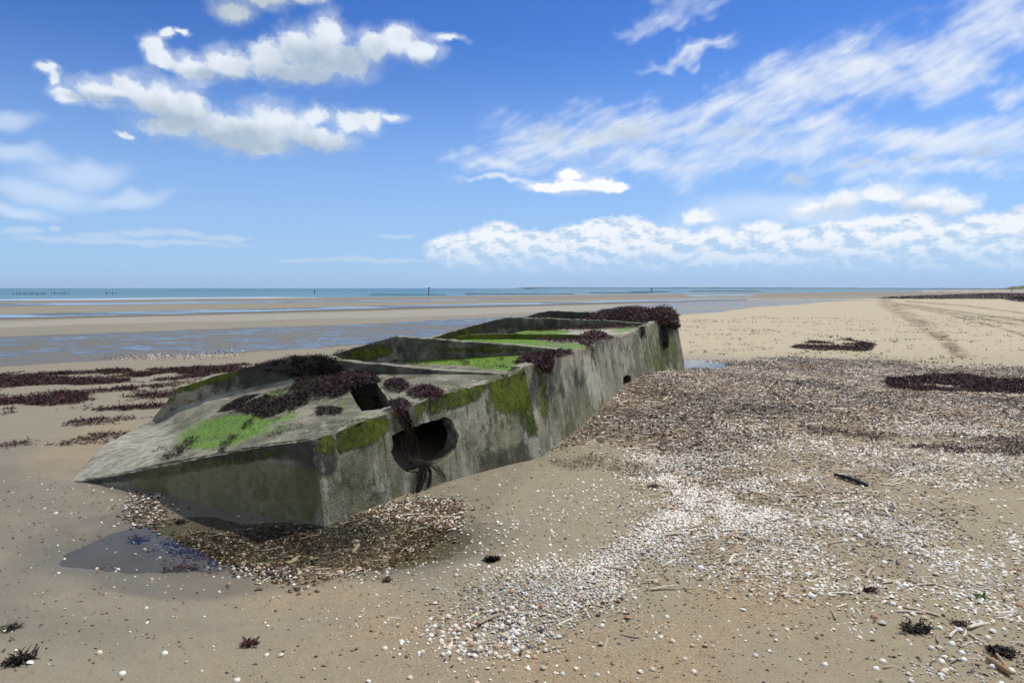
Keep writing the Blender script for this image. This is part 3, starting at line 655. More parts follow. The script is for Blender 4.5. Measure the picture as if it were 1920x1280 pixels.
o = P_(slab('front_wall', [(135, 905, 0), (230, 889), (300, 874), (360, 863), (430, 849), (520, 833), (590, 825, 0), (608, 989, 0), (float(e1b_low[0]), float(e1b_low[1]), 0), (400, 1010, 0), (220, 945, 0), (135, 915, 0)],
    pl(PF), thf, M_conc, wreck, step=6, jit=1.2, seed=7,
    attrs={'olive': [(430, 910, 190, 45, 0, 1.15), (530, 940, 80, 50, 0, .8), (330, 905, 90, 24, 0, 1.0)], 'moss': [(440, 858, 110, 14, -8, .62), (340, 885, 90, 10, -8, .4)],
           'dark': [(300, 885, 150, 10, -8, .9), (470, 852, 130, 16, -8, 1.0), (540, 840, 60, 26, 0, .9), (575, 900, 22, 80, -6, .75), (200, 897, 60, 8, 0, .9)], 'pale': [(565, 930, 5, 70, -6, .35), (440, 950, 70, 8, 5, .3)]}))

# deck plate of the bow: warped sheet through measured points
def on(plane, x, y): return (x, y, RP(x, y, plane)[1])
W0 = RP(282, 790, BK1)
def lefty(x):   # left edge between the tip and the first bulkhead
    k = (x - 960) / 1280; r = ray(x, 830); kk = r[0] / r[1]
    s = (W0[0] - Tg[0]) / (W0[1] - Tg[1]); return (Tg[0] - s * Tg[1]) / (kk - s)
cps = [(135, 903, Tg[1]), (590, 823, E1t[1]), on(PL1, 628, 812), on(PL1, 750, 766), on(PL1, 837, 738), on(PL1, 916, 718), (950, 703, BK1[0][1]),
       on(BK1, 802, 703), on(BK1, 653, 701), on(BK1, 555, 709), on(BK1, 500, 721), on(BK1, 440, 735), on(BK1, 370, 751), on(BK1, 345, 762), (282, 790, W0[1]),
       (182, 845, lefty(182)), (245, 810, lefty(245)), (360, 863, RP(360, 863, PF)[1]), (480, 840, RP(480, 840, PF)[1]), (230, 889, RP(230, 889, PF)[1])]
cps = np.array(cps)
def edge_pts(poly, plane, n):
    out = []
    for (a, b), (c, d) in zip(poly[:-1], poly[1:]):
        for k in range(n): f = k / n; x, y = a + (c - a) * f, b + (d - b) * f; out.append(on(plane, x, y))
    out.append(on(plane, *poly[-1])); return out
ed = edge_pts([(628, 812), (680, 790), (750, 766), (837, 738), (916, 718), (945, 708)], (PL1[0] + l1 * .025, PL1[1]), 3)
ed += edge_pts([(135, 903), (230, 887), (300, 872), (360, 861), (430, 847), (520, 831), (588, 823)], (PF[0] + thf * .15, PF[1]), 2)
ed += edge_pts([(320, 770), (345, 761), (370, 750), (440, 734), (500, 720), (555, 708), (653, 699), (802, 701), (940, 702)], BK1, 2)
ed += [(282, 789, W0[1]), (182, 845, lefty(182)), (207, 827, lefty(207)), (245, 810, lefty(245)), (160, 872, lefty(160)), on(PC, 605, 819), on(PC, 618, 815)]
cps = np.array(ed)
def _phi(ax, ay, bx, by):
    r2 = ((ax[:, None] - bx[None]) / 100) ** 2 + ((ay[:, None] - by[None]) / 40) ** 2 + 1e-9; return .5 * r2 * np.log(r2)
_n = len(cps); _A = np.zeros((_n + 3, _n + 3)); _A[:_n, :_n] = _phi(cps[:, 0], cps[:, 1], cps[:, 0], cps[:, 1]) + np.eye(_n) * 1e-4
_Pm = np.stack([np.ones(_n), cps[:, 0] / 100, cps[:, 1] / 40], 1); _A[:_n, _n:] = _Pm; _A[_n:, :_n] = _Pm.T
_cf = np.linalg.solve(_A, np.concatenate([1 / cps[:, 2], np.zeros(3)]))
def deckd(x, y):
    x = np.asarray(x, float).ravel(); y = np.asarray(y, float).ravel()
    w = _phi(x, y, cps[:, 0], cps[:, 1]) @ _cf[:_n] + _cf[_n] + _cf[_n + 1] * x / 100 + _cf[_n + 2] * y / 40
    return PY(x, y, 1 / w)
CRACK = [(403, 775), (415, 761), (437, 749), (460, 740), (491, 737), (477, 744), (458, 753), (438, 767), (420, 772)]
HATCH = [(656, 716), (682, 712), (704, 714), (713, 728), (728, 750), (742, 762), (726, 765), (700, 768), (678, 770), (667, 754), (658, 738)]
DECK = [(135, 903, 0), (160, 872), (182, 845), (207, 827), (245, 810), (282, 789, 0), (345, 761, 0), (370, 750, 0), (440, 734, 0), (500, 720, 0), (555, 708, 0), (653, 699, 0), (802, 701, 0), (950, 702, 0), (930, 709), (914, 715),
        (835, 735), (748, 763), (678, 787), (626, 809), (589, 819), (520, 828.5), (430, 844.5), (360, 858.5), (300, 869.5), (230, 884.5)]
DECK_ALG = {'algae': [(420, 808, 100, 30, -12, 1.05), (500, 795, 70, 26, -15, .8), (350, 800, 40, 18, 0, .55), (500, 745, 55, 9, -18, .85), (650, 770, 28, 10, 0, .62), (705, 778, 50, 7, -10, .85), (650, 785, 40, 6, 0, .7), (690, 742, 0.1, 0.1, 0, 0), (885, 727, 26, 4, -18, 1.0), (300, 815, 60, 16, -30, .42), (800, 752, 30, 8, 0, .45), (600, 755, 60, 14, 0, .5)],
            'pale': [(220, 860, 130, 45, -25, .62), (400, 745, 120, 10, -14, .6), (850, 712, 80, 7, 0, .45), (600, 800, 70, 12, -12, .3)],
            'dark': [(600, 725, 90, 22, -8, .55), (690, 720, 50, 10, 0, .5)], 'moss': [(380, 830, 60, 18, -15, .35)]}
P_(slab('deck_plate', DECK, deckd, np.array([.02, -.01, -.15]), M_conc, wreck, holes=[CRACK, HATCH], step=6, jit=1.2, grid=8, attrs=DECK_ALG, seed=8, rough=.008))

# bulkheads (tent-topped cross walls)
def bulk(plane, top, low, seed, attrs, thick=.13, name='bulkhead'):
    xs_ = [t[0] for t in top]; attrs = dict(attrs); attrs['dark'] = attrs.get('dark', []) + [((min(xs_) + max(xs_)) / 2 + 60, max(t[1] for t in top[:3]) + 6, (max(xs_) - min(xs_)) * .55, 40, 0, .62)]  # shade of the near face deepened in its colour
    q = []
    for (x, y) in (top[0], top[-1]):
        p = RP(x, y, plane); p[2] = low; a, b = proj(p); q.append((float(a), float(b), 0))
    out = [(*top[0], 0)] + [tuple(t) for t in top[1:-1]] + [(*top[-1], 0)]
    if seed == 11:
        a_ = RP(top[-1][0], top[-1][1], plane); a_[2] = -.25; b_ = RP(352, 758, plane); b2 = b_.copy(); b_[2] = -.25; b2[2] = low - .12
        out += [tuple(float(v) for v in proj(a_)) + (0,), tuple(float(v) for v in proj(b_)) + (0,), tuple(float(v) for v in proj(b2)) + (0,), q[0]]
    else: out += [q[1], q[0]]
    return P_(slab(name, out, pl(plane), AX * thick, M_conc, wreck, step=4, jit=1.1, grid=6, attrs=attrs, seed=seed, rough=.005))
bulk((BK1[0] , AX), [(944, 701.5), (806, 693), (737, 686), (632, 676), (606, 668), (572, 666), (541, 669), (489, 681), (440, 696), (400, 705), (370, 717), (335, 727), (315, 750), (283, 789)], .42, 11,
     {'dark': [(560, 695, 110, 22, -5, 1.0), (480, 700, 40, 18, 0, .8), (640, 690, 40, 14, 0, .6), (360, 745, 60, 12, -20, .35)], 'moss': [(345, 728, 30, 8, -10, .9), (405, 710, 50, 8, -15, 1.0), (470, 692, 30, 6, -15, .6), (320, 745, 8, 12, 0, .7)]})
bulk((BK2[0], AX), [(1040, 654), (967, 647), (875, 641), (818, 636), (752, 632), (740, 631), (692, 645), (634, 661), (600, 673), (565, 695)], .0, 12,
     {'dark': [(760, 650, 120, 18, 0, .55), (680, 660, 50, 16, -10, .9)], 'moss': [(690, 664, 55, 12, -10, 1.0), (910, 655, 90, 6, 0, .95), (650, 668, 40, 8, 0, .8)]})
bulk((BK2b[0], AX), [(1150, 630), (1078, 627.5), (960, 626), (880, 627), (848, 633), (820, 642), (790, 655)], .1, 13,
     {'moss': [(950, 631, 160, 8, 0, 1.3)], 'algae': [(900, 630, 90, 6, 0, .35)]}, thick=.10)
bulk((BK3[0], AX), [(1222, 608), (1137, 601), (1050, 598), (975, 595), (958, 595), (925, 601), (878, 613), (845, 623), (811, 633), (780, 645)], .1, 14,
     {'dark': [(900, 615, 90, 12, -12, 1.0), (1000, 606, 90, 10, 0, .8)], 'moss': [(860, 625, 60, 8, -14, .8), (960, 612, 60, 6, 0, .5)]})
bulk((BK4[0], AX), [(1262, 593), (1190, 588), (1126, 585), (1027, 583), (1010, 586), (985, 594), (960, 602), (930, 612)], -.3, 15, {'dark': [(1050, 590, 90, 8, 0, .9)]})

# sagging plates between the bulkheads
def floor_plate(pa, pb, zra, zrb, drop, attrs, seed, width=3.3):
    """plate from the right-hand wall top between bulkhead planes pa and pb, falling away to the left"""
    A = pa[0] + AX * .13; B = pb[0].copy()
    A = A + l2 * .02; B = B + l2 * .02
    nu, nv = 70, 26
    U, Vv = np.meshgrid(np.linspace(0, width, nu), np.linspace(0, 1, nv)); U = U.ravel(); Vv = Vv.ravel()
    base = A[None] * (1 - Vv)[:, None] + B[None] * Vv[:, None]
    P = base + l2[None] * U[:, None]
    P[:, 2] = zra * (1 - Vv) + zrb * Vv - drop * U - .42 * np.clip(U - 2.25, 0, 9) ** 1.25 - .02 * np.sin(np.pi * Vv) * np.clip(U, 0, 1) + (fbm(P[:, 0] * 2, P[:, 1] * 2, 4, seed) - .5) * .035
    i = np.arange(nu * nv).reshape(nv, nu); Fq = np.stack([i[:-1, :-1], i[:-1, 1:], i[1:, 1:], i[1:, :-1]], -1).reshape(-1, 4)
    a, b_, c_ = P[Fq[:, 0]], P[Fq[:, 1]], P[Fq[:, 2]]
    if np.cross(b_ - a, c_ - a)[:, 2].sum() < 0: Fq = Fq[:, ::-1]
    n = len(P); rim = np.concatenate([i[0], i[1:, -1], i[-1, -2::-1], i[-2:0:-1, 0]]); r2 = np.roll(rim, -1)
    V = np.concatenate([P, P - np.array([0, 0, .11])]); S = np.stack([rim, r2, r2 + n, rim + n], -1)
    px, py = proj(V); at = {k: np.zeros(len(V)) for k in ('algae', 'moss', 'olive', 'dark', 'pale')}
    for k, L in attrs.items(): at[k] = blobs(px, py, L)
    return P_(npmesh('sagging_plate', V, [np.concatenate([Fq, Fq[:, ::-1] + n]), S], M_conc, wreck, attrs=at)), (A, B, zra, zrb, drop)
def topz(px, py): return RP(px, py, PL1 if px < CT[0] else PL2)[2]
FL = []
FL.append(floor_plate(BK1, BK2, BK1[0][2] - .012, BK2[0][2] - .012, .088, {'algae': [(850, 672, 170, 12, 2, 1.15), (950, 685, 90, 10, 3, 1.05), (760, 672, 60, 7, 0, .7)], 'pale': [(980, 700, 60, 5, 0, .5)]}, 21)[1])
FL.append(floor_plate(BK2, BK2b, BK2[0][2] - .012, BK2b[0][2] - .02, .037, {'algae': [(930, 640, 110, 7, 2, 1.25), (1060, 648, 80, 7, 2, .8)], 'pale': [(1070, 640, 60, 6, 0, .7)]}, 22)[1])
FL.append(floor_plate(BK2b, BK3, BK2b[0][2] + .0, BK3[0][2] - .03, .055, {'algae': [(960, 622, 110, 6, 0, 1.25), (1180, 616, 40, 5, -10, .8)], 'pale': [(1080, 622, 130, 5, 0, .9)]}, 23)[1])
FL.append(floor_plate(BK3, BK4, BK3[0][2] - .02, BK4[0][2] - .02, .035, {'dark': [(1100, 595, 150, 10, 0, 1.0)]}, 24)[1])
# far (left) side wall, seen only from behind the near parts
LA = W0.copy(); LB = BK4[0] + l2 * 4.7
def quadslab(name, a, b, za, zb, low, th):
    V = []; 
    for o_ in (np.zeros(3), th):
        for k in range(21):
            p = a + (b - a) * k / 20 + o_; zt = za + (zb - za) * k / 20 + (vnoise(k * .7, 3.1) - .5) * .05
            V += [[p[0], p[1], low], [p[0], p[1], zt]]
    V = np.array(V); F = []
    for s in (0, 42):
        for k in range(20): F.append([s + 2 * k, s + 2 * k + 2, s + 2 * k + 3, s + 2 * k + 1][::1 if s == 0 else -1])
    for k in range(20): F.append([2 * k + 1, 2 * k + 3, 42 + 2 * k + 3, 42 + 2 * k + 1])
    F += [[0, 1, 43, 42], [40, 82, 83, 41]]
    return P_(npmesh(name, V, np.array(F), M_conc, wreck, smooth=False, attrs={k: np.zeros(len(V)) for k in ('algae', 'moss', 'olive', 'dark', 'pale')}))
quadslab('side_wall', LA + l2 * .0, LB, .0, -.02, -.4, AX * 0 - l2 * .14)

# ------------------------------------------------------------------ loose stuff: shell and weed shapes
def mat_attr(name, rough=.55, spec=.4, bumpy=0.0, sheen=None):
    m, N, b = material(name); tc = N.add('ShaderNodeTexCoord').outputs['Object']
    c = N.attr('tint', 'Color'); n = N.noise(tc, 160, 3, .6)
    vs = N.add('ShaderNodeVectorMath', operation='SCALE'); N.lk(c, vs.inputs[0]); N.lk(N.m('MULTIPLY_ADD', n, .7, .65), vs.inputs[3])
    N.lk(vs.outputs[0], b.inputs['Base Color']); b.inputs['Roughness'].default_value = rough; b.inputs['Specular IOR Level'].default_value = spec
    return m
M_shell = mat_attr('shell_surface', .5, .35); M_weed = mat_attr('seaweed_surface', .62, .22)

def clam_base(nr, ns, ribs=0.0):
    V = [(0, 0.02, .36)]; 
    for r in range(1, nr + 1):
        f = r / nr
        for s in range(ns):
            a = 2 * math.pi * s / ns; rr = f * (1 + ribs * math.cos(s * math.pi))
            x = rr * math.cos(a) * .52; y = rr * math.sin(a) * (.46 if math.sin(a) < 0 else .50)
            if math.sin(a) > .85: y *= 1.12
            V.append((x, y, .36 * math.sqrt(max(0, 1 - f ** 2.2))))
    T = [(0, 1 + s, 1 + (s + 1) % ns) for s in range(ns)]; Q = []
    for r in range(nr - 1):
        a = 1 + r * ns; b = a + ns
        Q += [(a + s, b + s, b + (s + 1) % ns, a + (s + 1) % ns) for s in range(ns)]
    return np.array(V), np.array(T), np.array(Q).reshape(-1, 4)
def razor_base(nl, nc, curve=.045, width=.115):
    V = []
    for i in range(nl + 1):
        u = i / nl - .5; w = width * .5 * (1 - .25 * abs(2 * u) ** 6); cy = curve * (1 - 4 * u * u) - curve * .5
        for j in range(nc + 1):
            a = math.pi * j / nc; V.append((u, cy + w * math.cos(a), w * .75 * math.sin(a)))
    Q = [(i * (nc + 1) + j, (i + 1) * (nc + 1) + j, (i + 1) * (nc + 1) + j + 1, i * (nc + 1) + j + 1) for i in range(nl) for j in range(nc)]
    return np.array(V), np.zeros((0, 3), int), np.array(Q)
def mussel_base(n=8):
    V = [(0, 0, .2)]
    for s in range(n):
        a = 2 * math.pi * s / n; V.append((.5 * math.cos(a), .24 * math.sin(a) * (1 + .45 * math.cos(a)), 0))
    return np.array(V), np.array([(0, 1 + s, 1 + (s + 1) % n) for s in range(n)]), np.zeros((0, 4), int)
def frag_base():
    V = [(-.5, -.2, 0), (.5, -.25, .02), (.35, .3, 0), (-.4, .25, .03), (0, 0, .22)]
    return np.array(V, float), np.array([(0, 1, 4), (1, 2, 4), (2, 3, 4), (3, 0, 4)]), np.zeros((0, 4), int)
def rotmats(yaw, tx, ty):
    cy, sy = np.cos(yaw), np.sin(yaw); cx, sx = np.cos(tx), np.sin(tx); cb, sb = np.cos(ty), np.sin(ty)
    Z = np.zeros_like(yaw); O = np.ones_like(yaw)
    Rz = np.stack([cy, -sy, Z, sy, cy, Z, Z, Z, O], -1).reshape(-1, 3, 3)
    Rx = np.stack([O, Z, Z, Z, cx, -sx, Z, sx, cx], -1).reshape(-1, 3, 3)
    Ry = np.stack([cb, Z, sb, Z, O, Z, -sb, Z, cb], -1).reshape(-1, 3, 3)
    return Rz @ Rx @ Ry
def scatter(base, pos, size, yaw, tilt, cols, acc):
    """append copies of a base shape to an accumulator"""
    V, T, Q = base; n = len(pos)
    if n == 0: return
    Rm = rotmats(yaw, (rng.random(n) - .5) * 2 * tilt, (rng.random(n) - .5) * 2 * tilt)
    W = np.einsum('nij,vj->nvi', Rm, V) * size.reshape(n, 1, -1) + pos[:, None, :]
    k = len(V); off = (acc['n'] + np.arange(n) * k)
    acc['V'].append(W.reshape(-1, 3)); acc['C'].append(np.repeat(cols, k, 0))
    if len(T): acc['T'].append((off[:, None, None] + T[None]).reshape(-1, 3))
    if len(Q): acc['Q'].append((off[:, None, None] + Q[None]).reshape(-1, 4))
    acc['n'] += n * k
def newacc(): return {'n': 0, 'V': [], 'C': [], 'T': [], 'Q': []}
def flush(acc, name, mat, label, cat, smooth=True, group=None, kind='stuff'):
    F = []
    if acc['T']: F.append(np.concatenate(acc['T']))
    if acc['Q']: F.append(np.concatenate(acc['Q']))
    o = npmesh(name, np.concatenate(acc['V']), F, mat, smooth=smooth, attrs={'tint': np.concatenate(acc['C'])})
    return tag(o, label, cat, group, kind)

PAL_W = np.array([(.78, .75, .66), (.70, .66, .55), (.82, .80, .73), (.62, .56, .44), (.74, .64, .48), (.54, .51, .44), (.66, .52, .38), (.80, .78, .70)])
PAL_B = np.array([(.22, .135, .075), (.30, .21, .13), (.12, .068, .040), (.46, .39, .30), (.15, .10, .065), (.20, .11, .06), (.08, .05, .035), (.09, .05, .04)])
PAL_R = np.array([(.50, .44, .35), (.40, .33, .26), (.56, .53, .47), (.36, .27, .17), (.62, .58, .50), (.30, .24, .19), (.44, .36, .33)])
PAL_M = np.array([(.03, .035, .05), (.05, .055, .075), (.09, .10, .13), (.02, .02, .025), (.10, .085, .08)])
PAL_X = np.array([(.50, .31, .18), (.56, .41, .30), (.60, .47, .33), (.42, .20, .11), (.58, .46, .24)])
def pick(P, n, w=None):
    c = P[rng.choice(len(P), n, p=w)]; return c * (1 + (rng.random((n, 1)) - .5) * .35)
def region(n, poly, zoff=0.0, noise_w=26, thr=None, ns=1.6, seed=50, area=(-6, 14, 2.2, 22)):
    """n candidate points uniform on the ground, kept inside the traced region with a ragged edge"""
    x = rng.uniform(area[0], area[1], n); y = rng.uniform(area[2], area[3], n); z = height(x, y)
    P = np.stack([x, y, z], -1); px, py = proj(P); k = np.clip((py - 540) / 447, .05, 1.2)
    g_ = np.exp(rng.normal(-.6, .75, n)) * np.sign(rng.random(n) - .5); g2_ = np.exp(rng.normal(-.6, .75, n)) * np.sign(rng.random(n) - .5)
    qx = px + (fbm(x * 1.3, y * 1.3, 5, seed) - .5) * noise_w * 6 * k + g_ * noise_w * 1.3 * k; qy = py + (fbm(x * 1.3 + 9, y * 1.3, 5, seed + 3) - .5) * noise_w * 3.5 * k + g2_ * noise_w * .8 * k
    ok = inpoly(qx, qy, poly) & (px > -400) & (px < 2350) & (py < 1500)
    # not inside the pontoon's side wall
    s = (P - PL2[0]) @ PL2[1]; s1 = (P - PL1[0]) @ PL1[1]
    sgn = np.sign((np.array([6, 6, 0.]) - PL2[0]) @ PL2[1]); sgn1 = np.sign((np.array([3, 3, 0.]) - PL1[0]) @ PL1[1])
    sf = (P - PF[0]) @ PF[1]; sgf = np.sign((np.array([-2, 2, 0.]) - PF[0]) @ PF[1])
    out = (s * sgn > .02) | (s1 * sgn1 > .02) | (sf * sgf > .02)
    beyond = y > 15.2
    ok &= (out | beyond)
    if thr is not None: ok &= fbm(x * ns, y * ns, 4, seed + 7) > thr - rng.random(n) * .18
    P = P[ok]; P[:, 2] += zoff; return P

PAL_B = PAL_B * np.array([1.0, .96, .78]); PAL_R = PAL_R * np.array([1.0, .97, .84])
acc_w, acc_b, acc_r, acc_m = newacc(), newacc(), newacc(), newacc()
near = []   # candidates for individual shells: (pos, type)
C_hi, C_lo = clam_base(2, 8), clam_base(1, 6)
RZ, RZl, MU, FR = razor_base(4, 3), razor_base(2, 2), mussel_base(), frag_base()
ind_w, ind_r, ind_m = [], [], []
TN = .85
def put(kind, P, smin, smax, far=5.2):
    n = len(P)
    if n == 0: return
    sz = smin * .85 + (smax * 1.25 - smin * .85) * rng.random(n) ** 2.1; yaw = rng.random(n) * 6.283; P = P.copy(); P[:, 2] -= sz * .12 * rng.random(n)
    if kind == 'w': cols = pick(PAL_W, n); base = None
    elif kind == 'x': cols = pick(PAL_X, n)
    elif kind == 'b': cols = pick(PAL_B, n) * TN
    elif kind == 'r': cols = pick(PAL_R, n)
    elif kind == 'm': cols = pick(PAL_M, n)
    if kind in 'bwr':
        kk = fbm(P[:, 0] * .9 + P[:, 1] * .3, P[:, 1] * 1.5, 4, 200); cols = cols * (.50 + 1.0 * sstep(.32, .66, kk))[:, None] if kind == 'b' else cols * (.74 + .36 * sstep(.3, .6, kk))[:, None]
    d = np.hypot(P[:, 0], P[:, 1])
    if kind in 'wx':
        sel = (sz / d > SELW)
        for i in np.nonzero(sel)[0]: ind_w.append((P[i], sz[i], yaw[i], kind, cols[i]))
        P, sz, yaw, cols, d = P[~sel], sz[~sel], yaw[~sel], cols[~sel], d[~sel]
        P = P + np.stack([np.zeros(len(P)), np.zeros(len(P)), sz * .04], -1)
        a = d < far
        scatter(C_hi, P[a], sz[a], yaw[a], .5, cols[a], acc_w); scatter(C_lo, P[~a], sz[~a], yaw[~a], .5, cols[~a], acc_w)
    elif kind == 'r':
        if True:
            # shells combed by the ebb lie roughly along one direction near the pontoon
            yaw = np.where(rng.random(n) < .45, .35 + (rng.random(n) - .5) * 1.4, yaw)
        sel = (sz / d > SELR)
        for i in np.nonzero(sel)[0]: ind_r.append((P[i], sz[i], yaw[i], kind, cols[i]))
        P, sz, yaw, cols, d = P[~sel], sz[~sel], yaw[~sel], cols[~sel], d[~sel]; a = d < far
        P = P + np.array([0, 0, .003])
        scatter(RZ, P[a], sz[a], yaw[a], .16, cols[a], acc_r); scatter(RZl, P[~a], sz[~a], yaw[~a], .16, cols[~a], acc_r)
    elif kind == 'm':
        sel = (sz / d > SELM)
        for i in np.nonzero(sel)[0]: ind_m.append((P[i], sz[i], yaw[i], kind, cols[i]))
        P, sz, yaw, cols = P[~sel], sz[~sel], yaw[~sel], cols[~sel]
        scatter(MU, P + np.array([0, 0, .003]), sz, yaw, .4, cols, acc_m)
    else:
        scatter(FR, P + np.array([0, 0, .002]), np.stack([sz, sz * (.35 + .6 * rng.random(n)), sz], -1), yaw, .55, cols, acc_b)
SELW, SELR, SELM = .0056, .022, .0075
# dense brown heap against the wall
A1 = (-.5, 15, 5.0, 16)
put('b', region(409200, HEAP, .0, area=A1, seed=51), .010, .040)
put('b', region(86800, HEAP, .012, area=A1, thr=.5, seed=51), .012, .05)
put('w', region(60000, HEAP, .006, area=A1, thr=.50, seed=52), .010, .026)
put('r', region(24000, HEAP, .010, area=A1, seed=53), .05, .13)
put('m', region(11160, HEAP, .004, area=A1, seed=54), .02, .045)
put('x', region(3720, HEAP, .008, area=A1, seed=54), .012, .04)
# mixed shelly ground in the middle
A2 = (-.5, 9.5, 3.3, 9)
put('w', region(72000, MIXED, .003, area=A2, thr=.48, seed=55), .008, .024)
put('b', region(90000, MIXED, .001, area=A2, thr=.45, seed=56), .008, .03)
put('r', region(10000, MIXED, .008, area=A2, thr=.46, seed=57), .05, .15)
put('m', region(3600, MIXED, .004, area=A2, seed=58), .018, .045)
put('x', region(3600, MIXED, .004, area=A2, seed=58), .012, .03)
# white drift at the front
A3 = (-.8, 3.2, 2.4, 7.2)
put('w', region(115000, WHITE1, .002, area=A3, thr=.52, ns=2.4, seed=60), .007, .021)
put('w', region(22000, WHITE1, .010, area=A3, thr=.56, ns=2.4, seed=60), .008, .022)
CORE = [(890, 1185), (920, 1140), (1010, 1105), (1110, 1065), (1200, 1030), (1260, 980), (1270, 940), (1330, 960), (1290, 1010), (1215, 1060), (1165, 1130), (1060, 1170), (960, 1205)]
put('w', region(120000, CORE, .005, area=A3, noise_w=18, thr=.40, ns=3, seed=160), .007, .020)
put('r', region(1000, WHITE1, .010, area=A3, seed=61), .05, .13)
put('m', region(1700, WHITE1, .008, area=A3, seed=62), .014, .036)
put('x', region(3600, WHITE1, .006, area=A3, seed=63), .010, .026)
put('b', region(34000, WHITE1, .001, area=A3, thr=.45, seed=64), .006, .02)
# right foreground
A4 = (.4, 5.8, 2.3, 5.8)
put('w', region(52000, MID, .002, area=A4, thr=.55, ns=2.4, seed=65), .007, .022)
put('w', region(4400, MID, .003, area=A4, thr=.42, seed=66), .012, .032)
put('r', region(1870, MID, .006, area=A4, thr=.50, seed=67), .04, .13)
put('m', region(1650, MID, .003, area=A4, thr=.4, seed=68), .016, .036)
put('b', region(33000, MID, .000, area=A4, thr=.50, seed=69), .006, .028)
put('x', region(1540, MID, .003, area=A4, seed=69), .010, .028)
# heap at the sunken corner
TN = .70
A5 = (-3.4, .2, 3.4, 5.6)
put('r', region(3600, POOLH, .010, area=A5, noise_w=14, seed=70), .03, .11)
put('b', region(130000, POOLH, .004, area=A5, noise_w=14, seed=71), .008, .04)
put('w', region(11000, POOLH, .006, area=A5, noise_w=14, thr=.53, seed=72), .007, .020)
put('m', region(1800, POOLH, .010, area=A5, noise_w=14, seed=73), .014, .036)
put('x', region(700, POOLH, .012, area=A5, noise_w=14, seed=74), .010, .035)
A6 = (-3.4, -1.6, 4, 5.6)
put('w', region(4000, POOLS, .005, area=A6, noise_w=14, seed=75), .008, .024)
put('b', region(16000, POOLS, .003, area=A6, noise_w=14, seed=76), .010, .035)
put('x', region(500, POOLS, .01, area=A6, noise_w=14, seed=77), .012, .03)
put('m', region(700, POOLS, .01, area=A6, noise_w=14, seed=77), .012, .03)
# sparse everywhere
TN = 1.0
ALL = [(-100, 700), (2000, 700), (2000, 1330), (-100, 1330)]
A7 = (-5, 6, 2.2, 10)
put('w', region(4200, ALL, .002, area=A7, seed=78), .006, .024)
put('b', region(16000, ALL, .000, area=A7, seed=79), .005, .022)
put('m', region(250, ALL, .002, area=A7, seed=80), .012, .032)
put('x', region(500, ALL, .002, area=A7, seed=81), .007, .02)
put('w', region(26000, SPECK, .002, area=A7, thr=.52, seed=82), .007, .022)
put('b', region(24000, SPECK, .000, area=A7, thr=.50, seed=83), .006, .022)
put('m', region(700, SPECK, .002, area=A7, thr=.4, seed=84), .014, .034)
put('x', region(1500, SPECK, .002, area=A7, thr=.4, seed=85), .010, .024)
put('r', region(700, SPECK, .004, area=A7, thr=.4, seed=86), .05, .12)
A8 = (-14, -3, 10, 24)
put('w', region(26000, FARSH, .003, area=A8, noise_w=6, thr=.5, seed=87), .01, .035)
put('b', region(40000, FARSH, .003, area=A8, noise_w=6, seed=88), .012, .04)
A9 = (3, 12, 10, 17)
put('w', region(9000, RIMPOOL, .003, area=A9, noise_w=4, seed=89), .015, .04)
put('b', region(26000, RIMPOOL, .003, area=A9, noise_w=4, seed=90), .015, .05)
flush(acc_w, 'shell_litter', M_shell, 'countless small white rounded shells spread over the sand beside the pontoon', 'shells')
flush(acc_b, 'shell_fragments', M_shell, 'mass of brown and grey broken bits heaped along the concrete wall', 'debris', smooth=False)
flush(acc_r, 'razor_shell_litter', M_shell, 'long narrow razor shells strewn through the debris on the sand', 'shells')
flush(acc_m, 'mussel_shell_litter', M_shell, 'small dark blue mussel shells scattered among the pale ones', 'shells')

# ---- individual near shells
def solo_meshes(base, name, cols, flip=False):
    out = []
    for c in cols:
        V, T, Q = base; F = [f for f in (T, Q) if len(f)]
        cc = np.tile(np.array(c), (len(V), 1)); cc *= (1 + .25 * np.sin(np.linalg.norm(V[:, :2], axis=1) * 40))[:, None]
        out.append(npmesh(name, V, F, M_shell, attrs={'tint': np.clip(cc, 0, 1)}, link=False))
    return out
CL = clam_base(5, 20, .035); RZ_ = razor_base(12, 7); MUb = mussel_base(16)
m_w = solo_meshes(CL, 'clam_shell', PAL_W); m_x = solo_meshes(CL, 'clam_shell', PAL_X); m_r = solo_meshes(RZ_, 'razor_shell', PAL_R); m_m = solo_meshes(MUb, 'mussel_shell', PAL_M)
def place(L, meshes_f, name, cap, tilt, labf, cat, groupf, squash=None):
    L.sort(key=lambda a: -a[1] / np.hypot(a[0][0], a[0][1]))
    for (p, s, yw, k, col) in L[:cap]:
        o = bpy.data.objects.new(name, meshes_f(k)); C.objects.link(o)
        o.location = (p[0], p[1], p[2] + s * .03); o.scale = (s, s * (squash or 1), s)
        o.rotation_euler = (random.uniform(-tilt, tilt), random.uniform(-tilt, tilt), yw)
        g = groupf(p, k); tag(o, labf(g, k), cat, g)
    return L[cap:]
def zone(p):
    px, py = proj(np.array(p))
    if px < 520: return 'the bare wet sand to the left'
    if inpoly(np.array([px]), np.array([py]), WHITE1)[0]: return 'the dense white shell drift in front'
    if py > 1130 and px < 1320: return 'the coarse orange sand at the front edge'
    if px < 880: return 'the sand between the pool and the drift'
    if px > 1320: return 'the shelly sand on the right'
    return 'the sand beside the white drift'
r1 = place(ind_w, lambda k: random.choice(m_x if k == 'x' else m_w), 'clam_shell', 300, .45,
      lambda g, k: ('orange brown rounded shell on ' if k == 'x' else 'pale rounded shell with faint ribs on ') + g.split(' lying on ')[1], 'shell',
      lambda p, k: ('orange shells' if k == 'x' else 'pale shells') + ' lying on ' + zone(p))
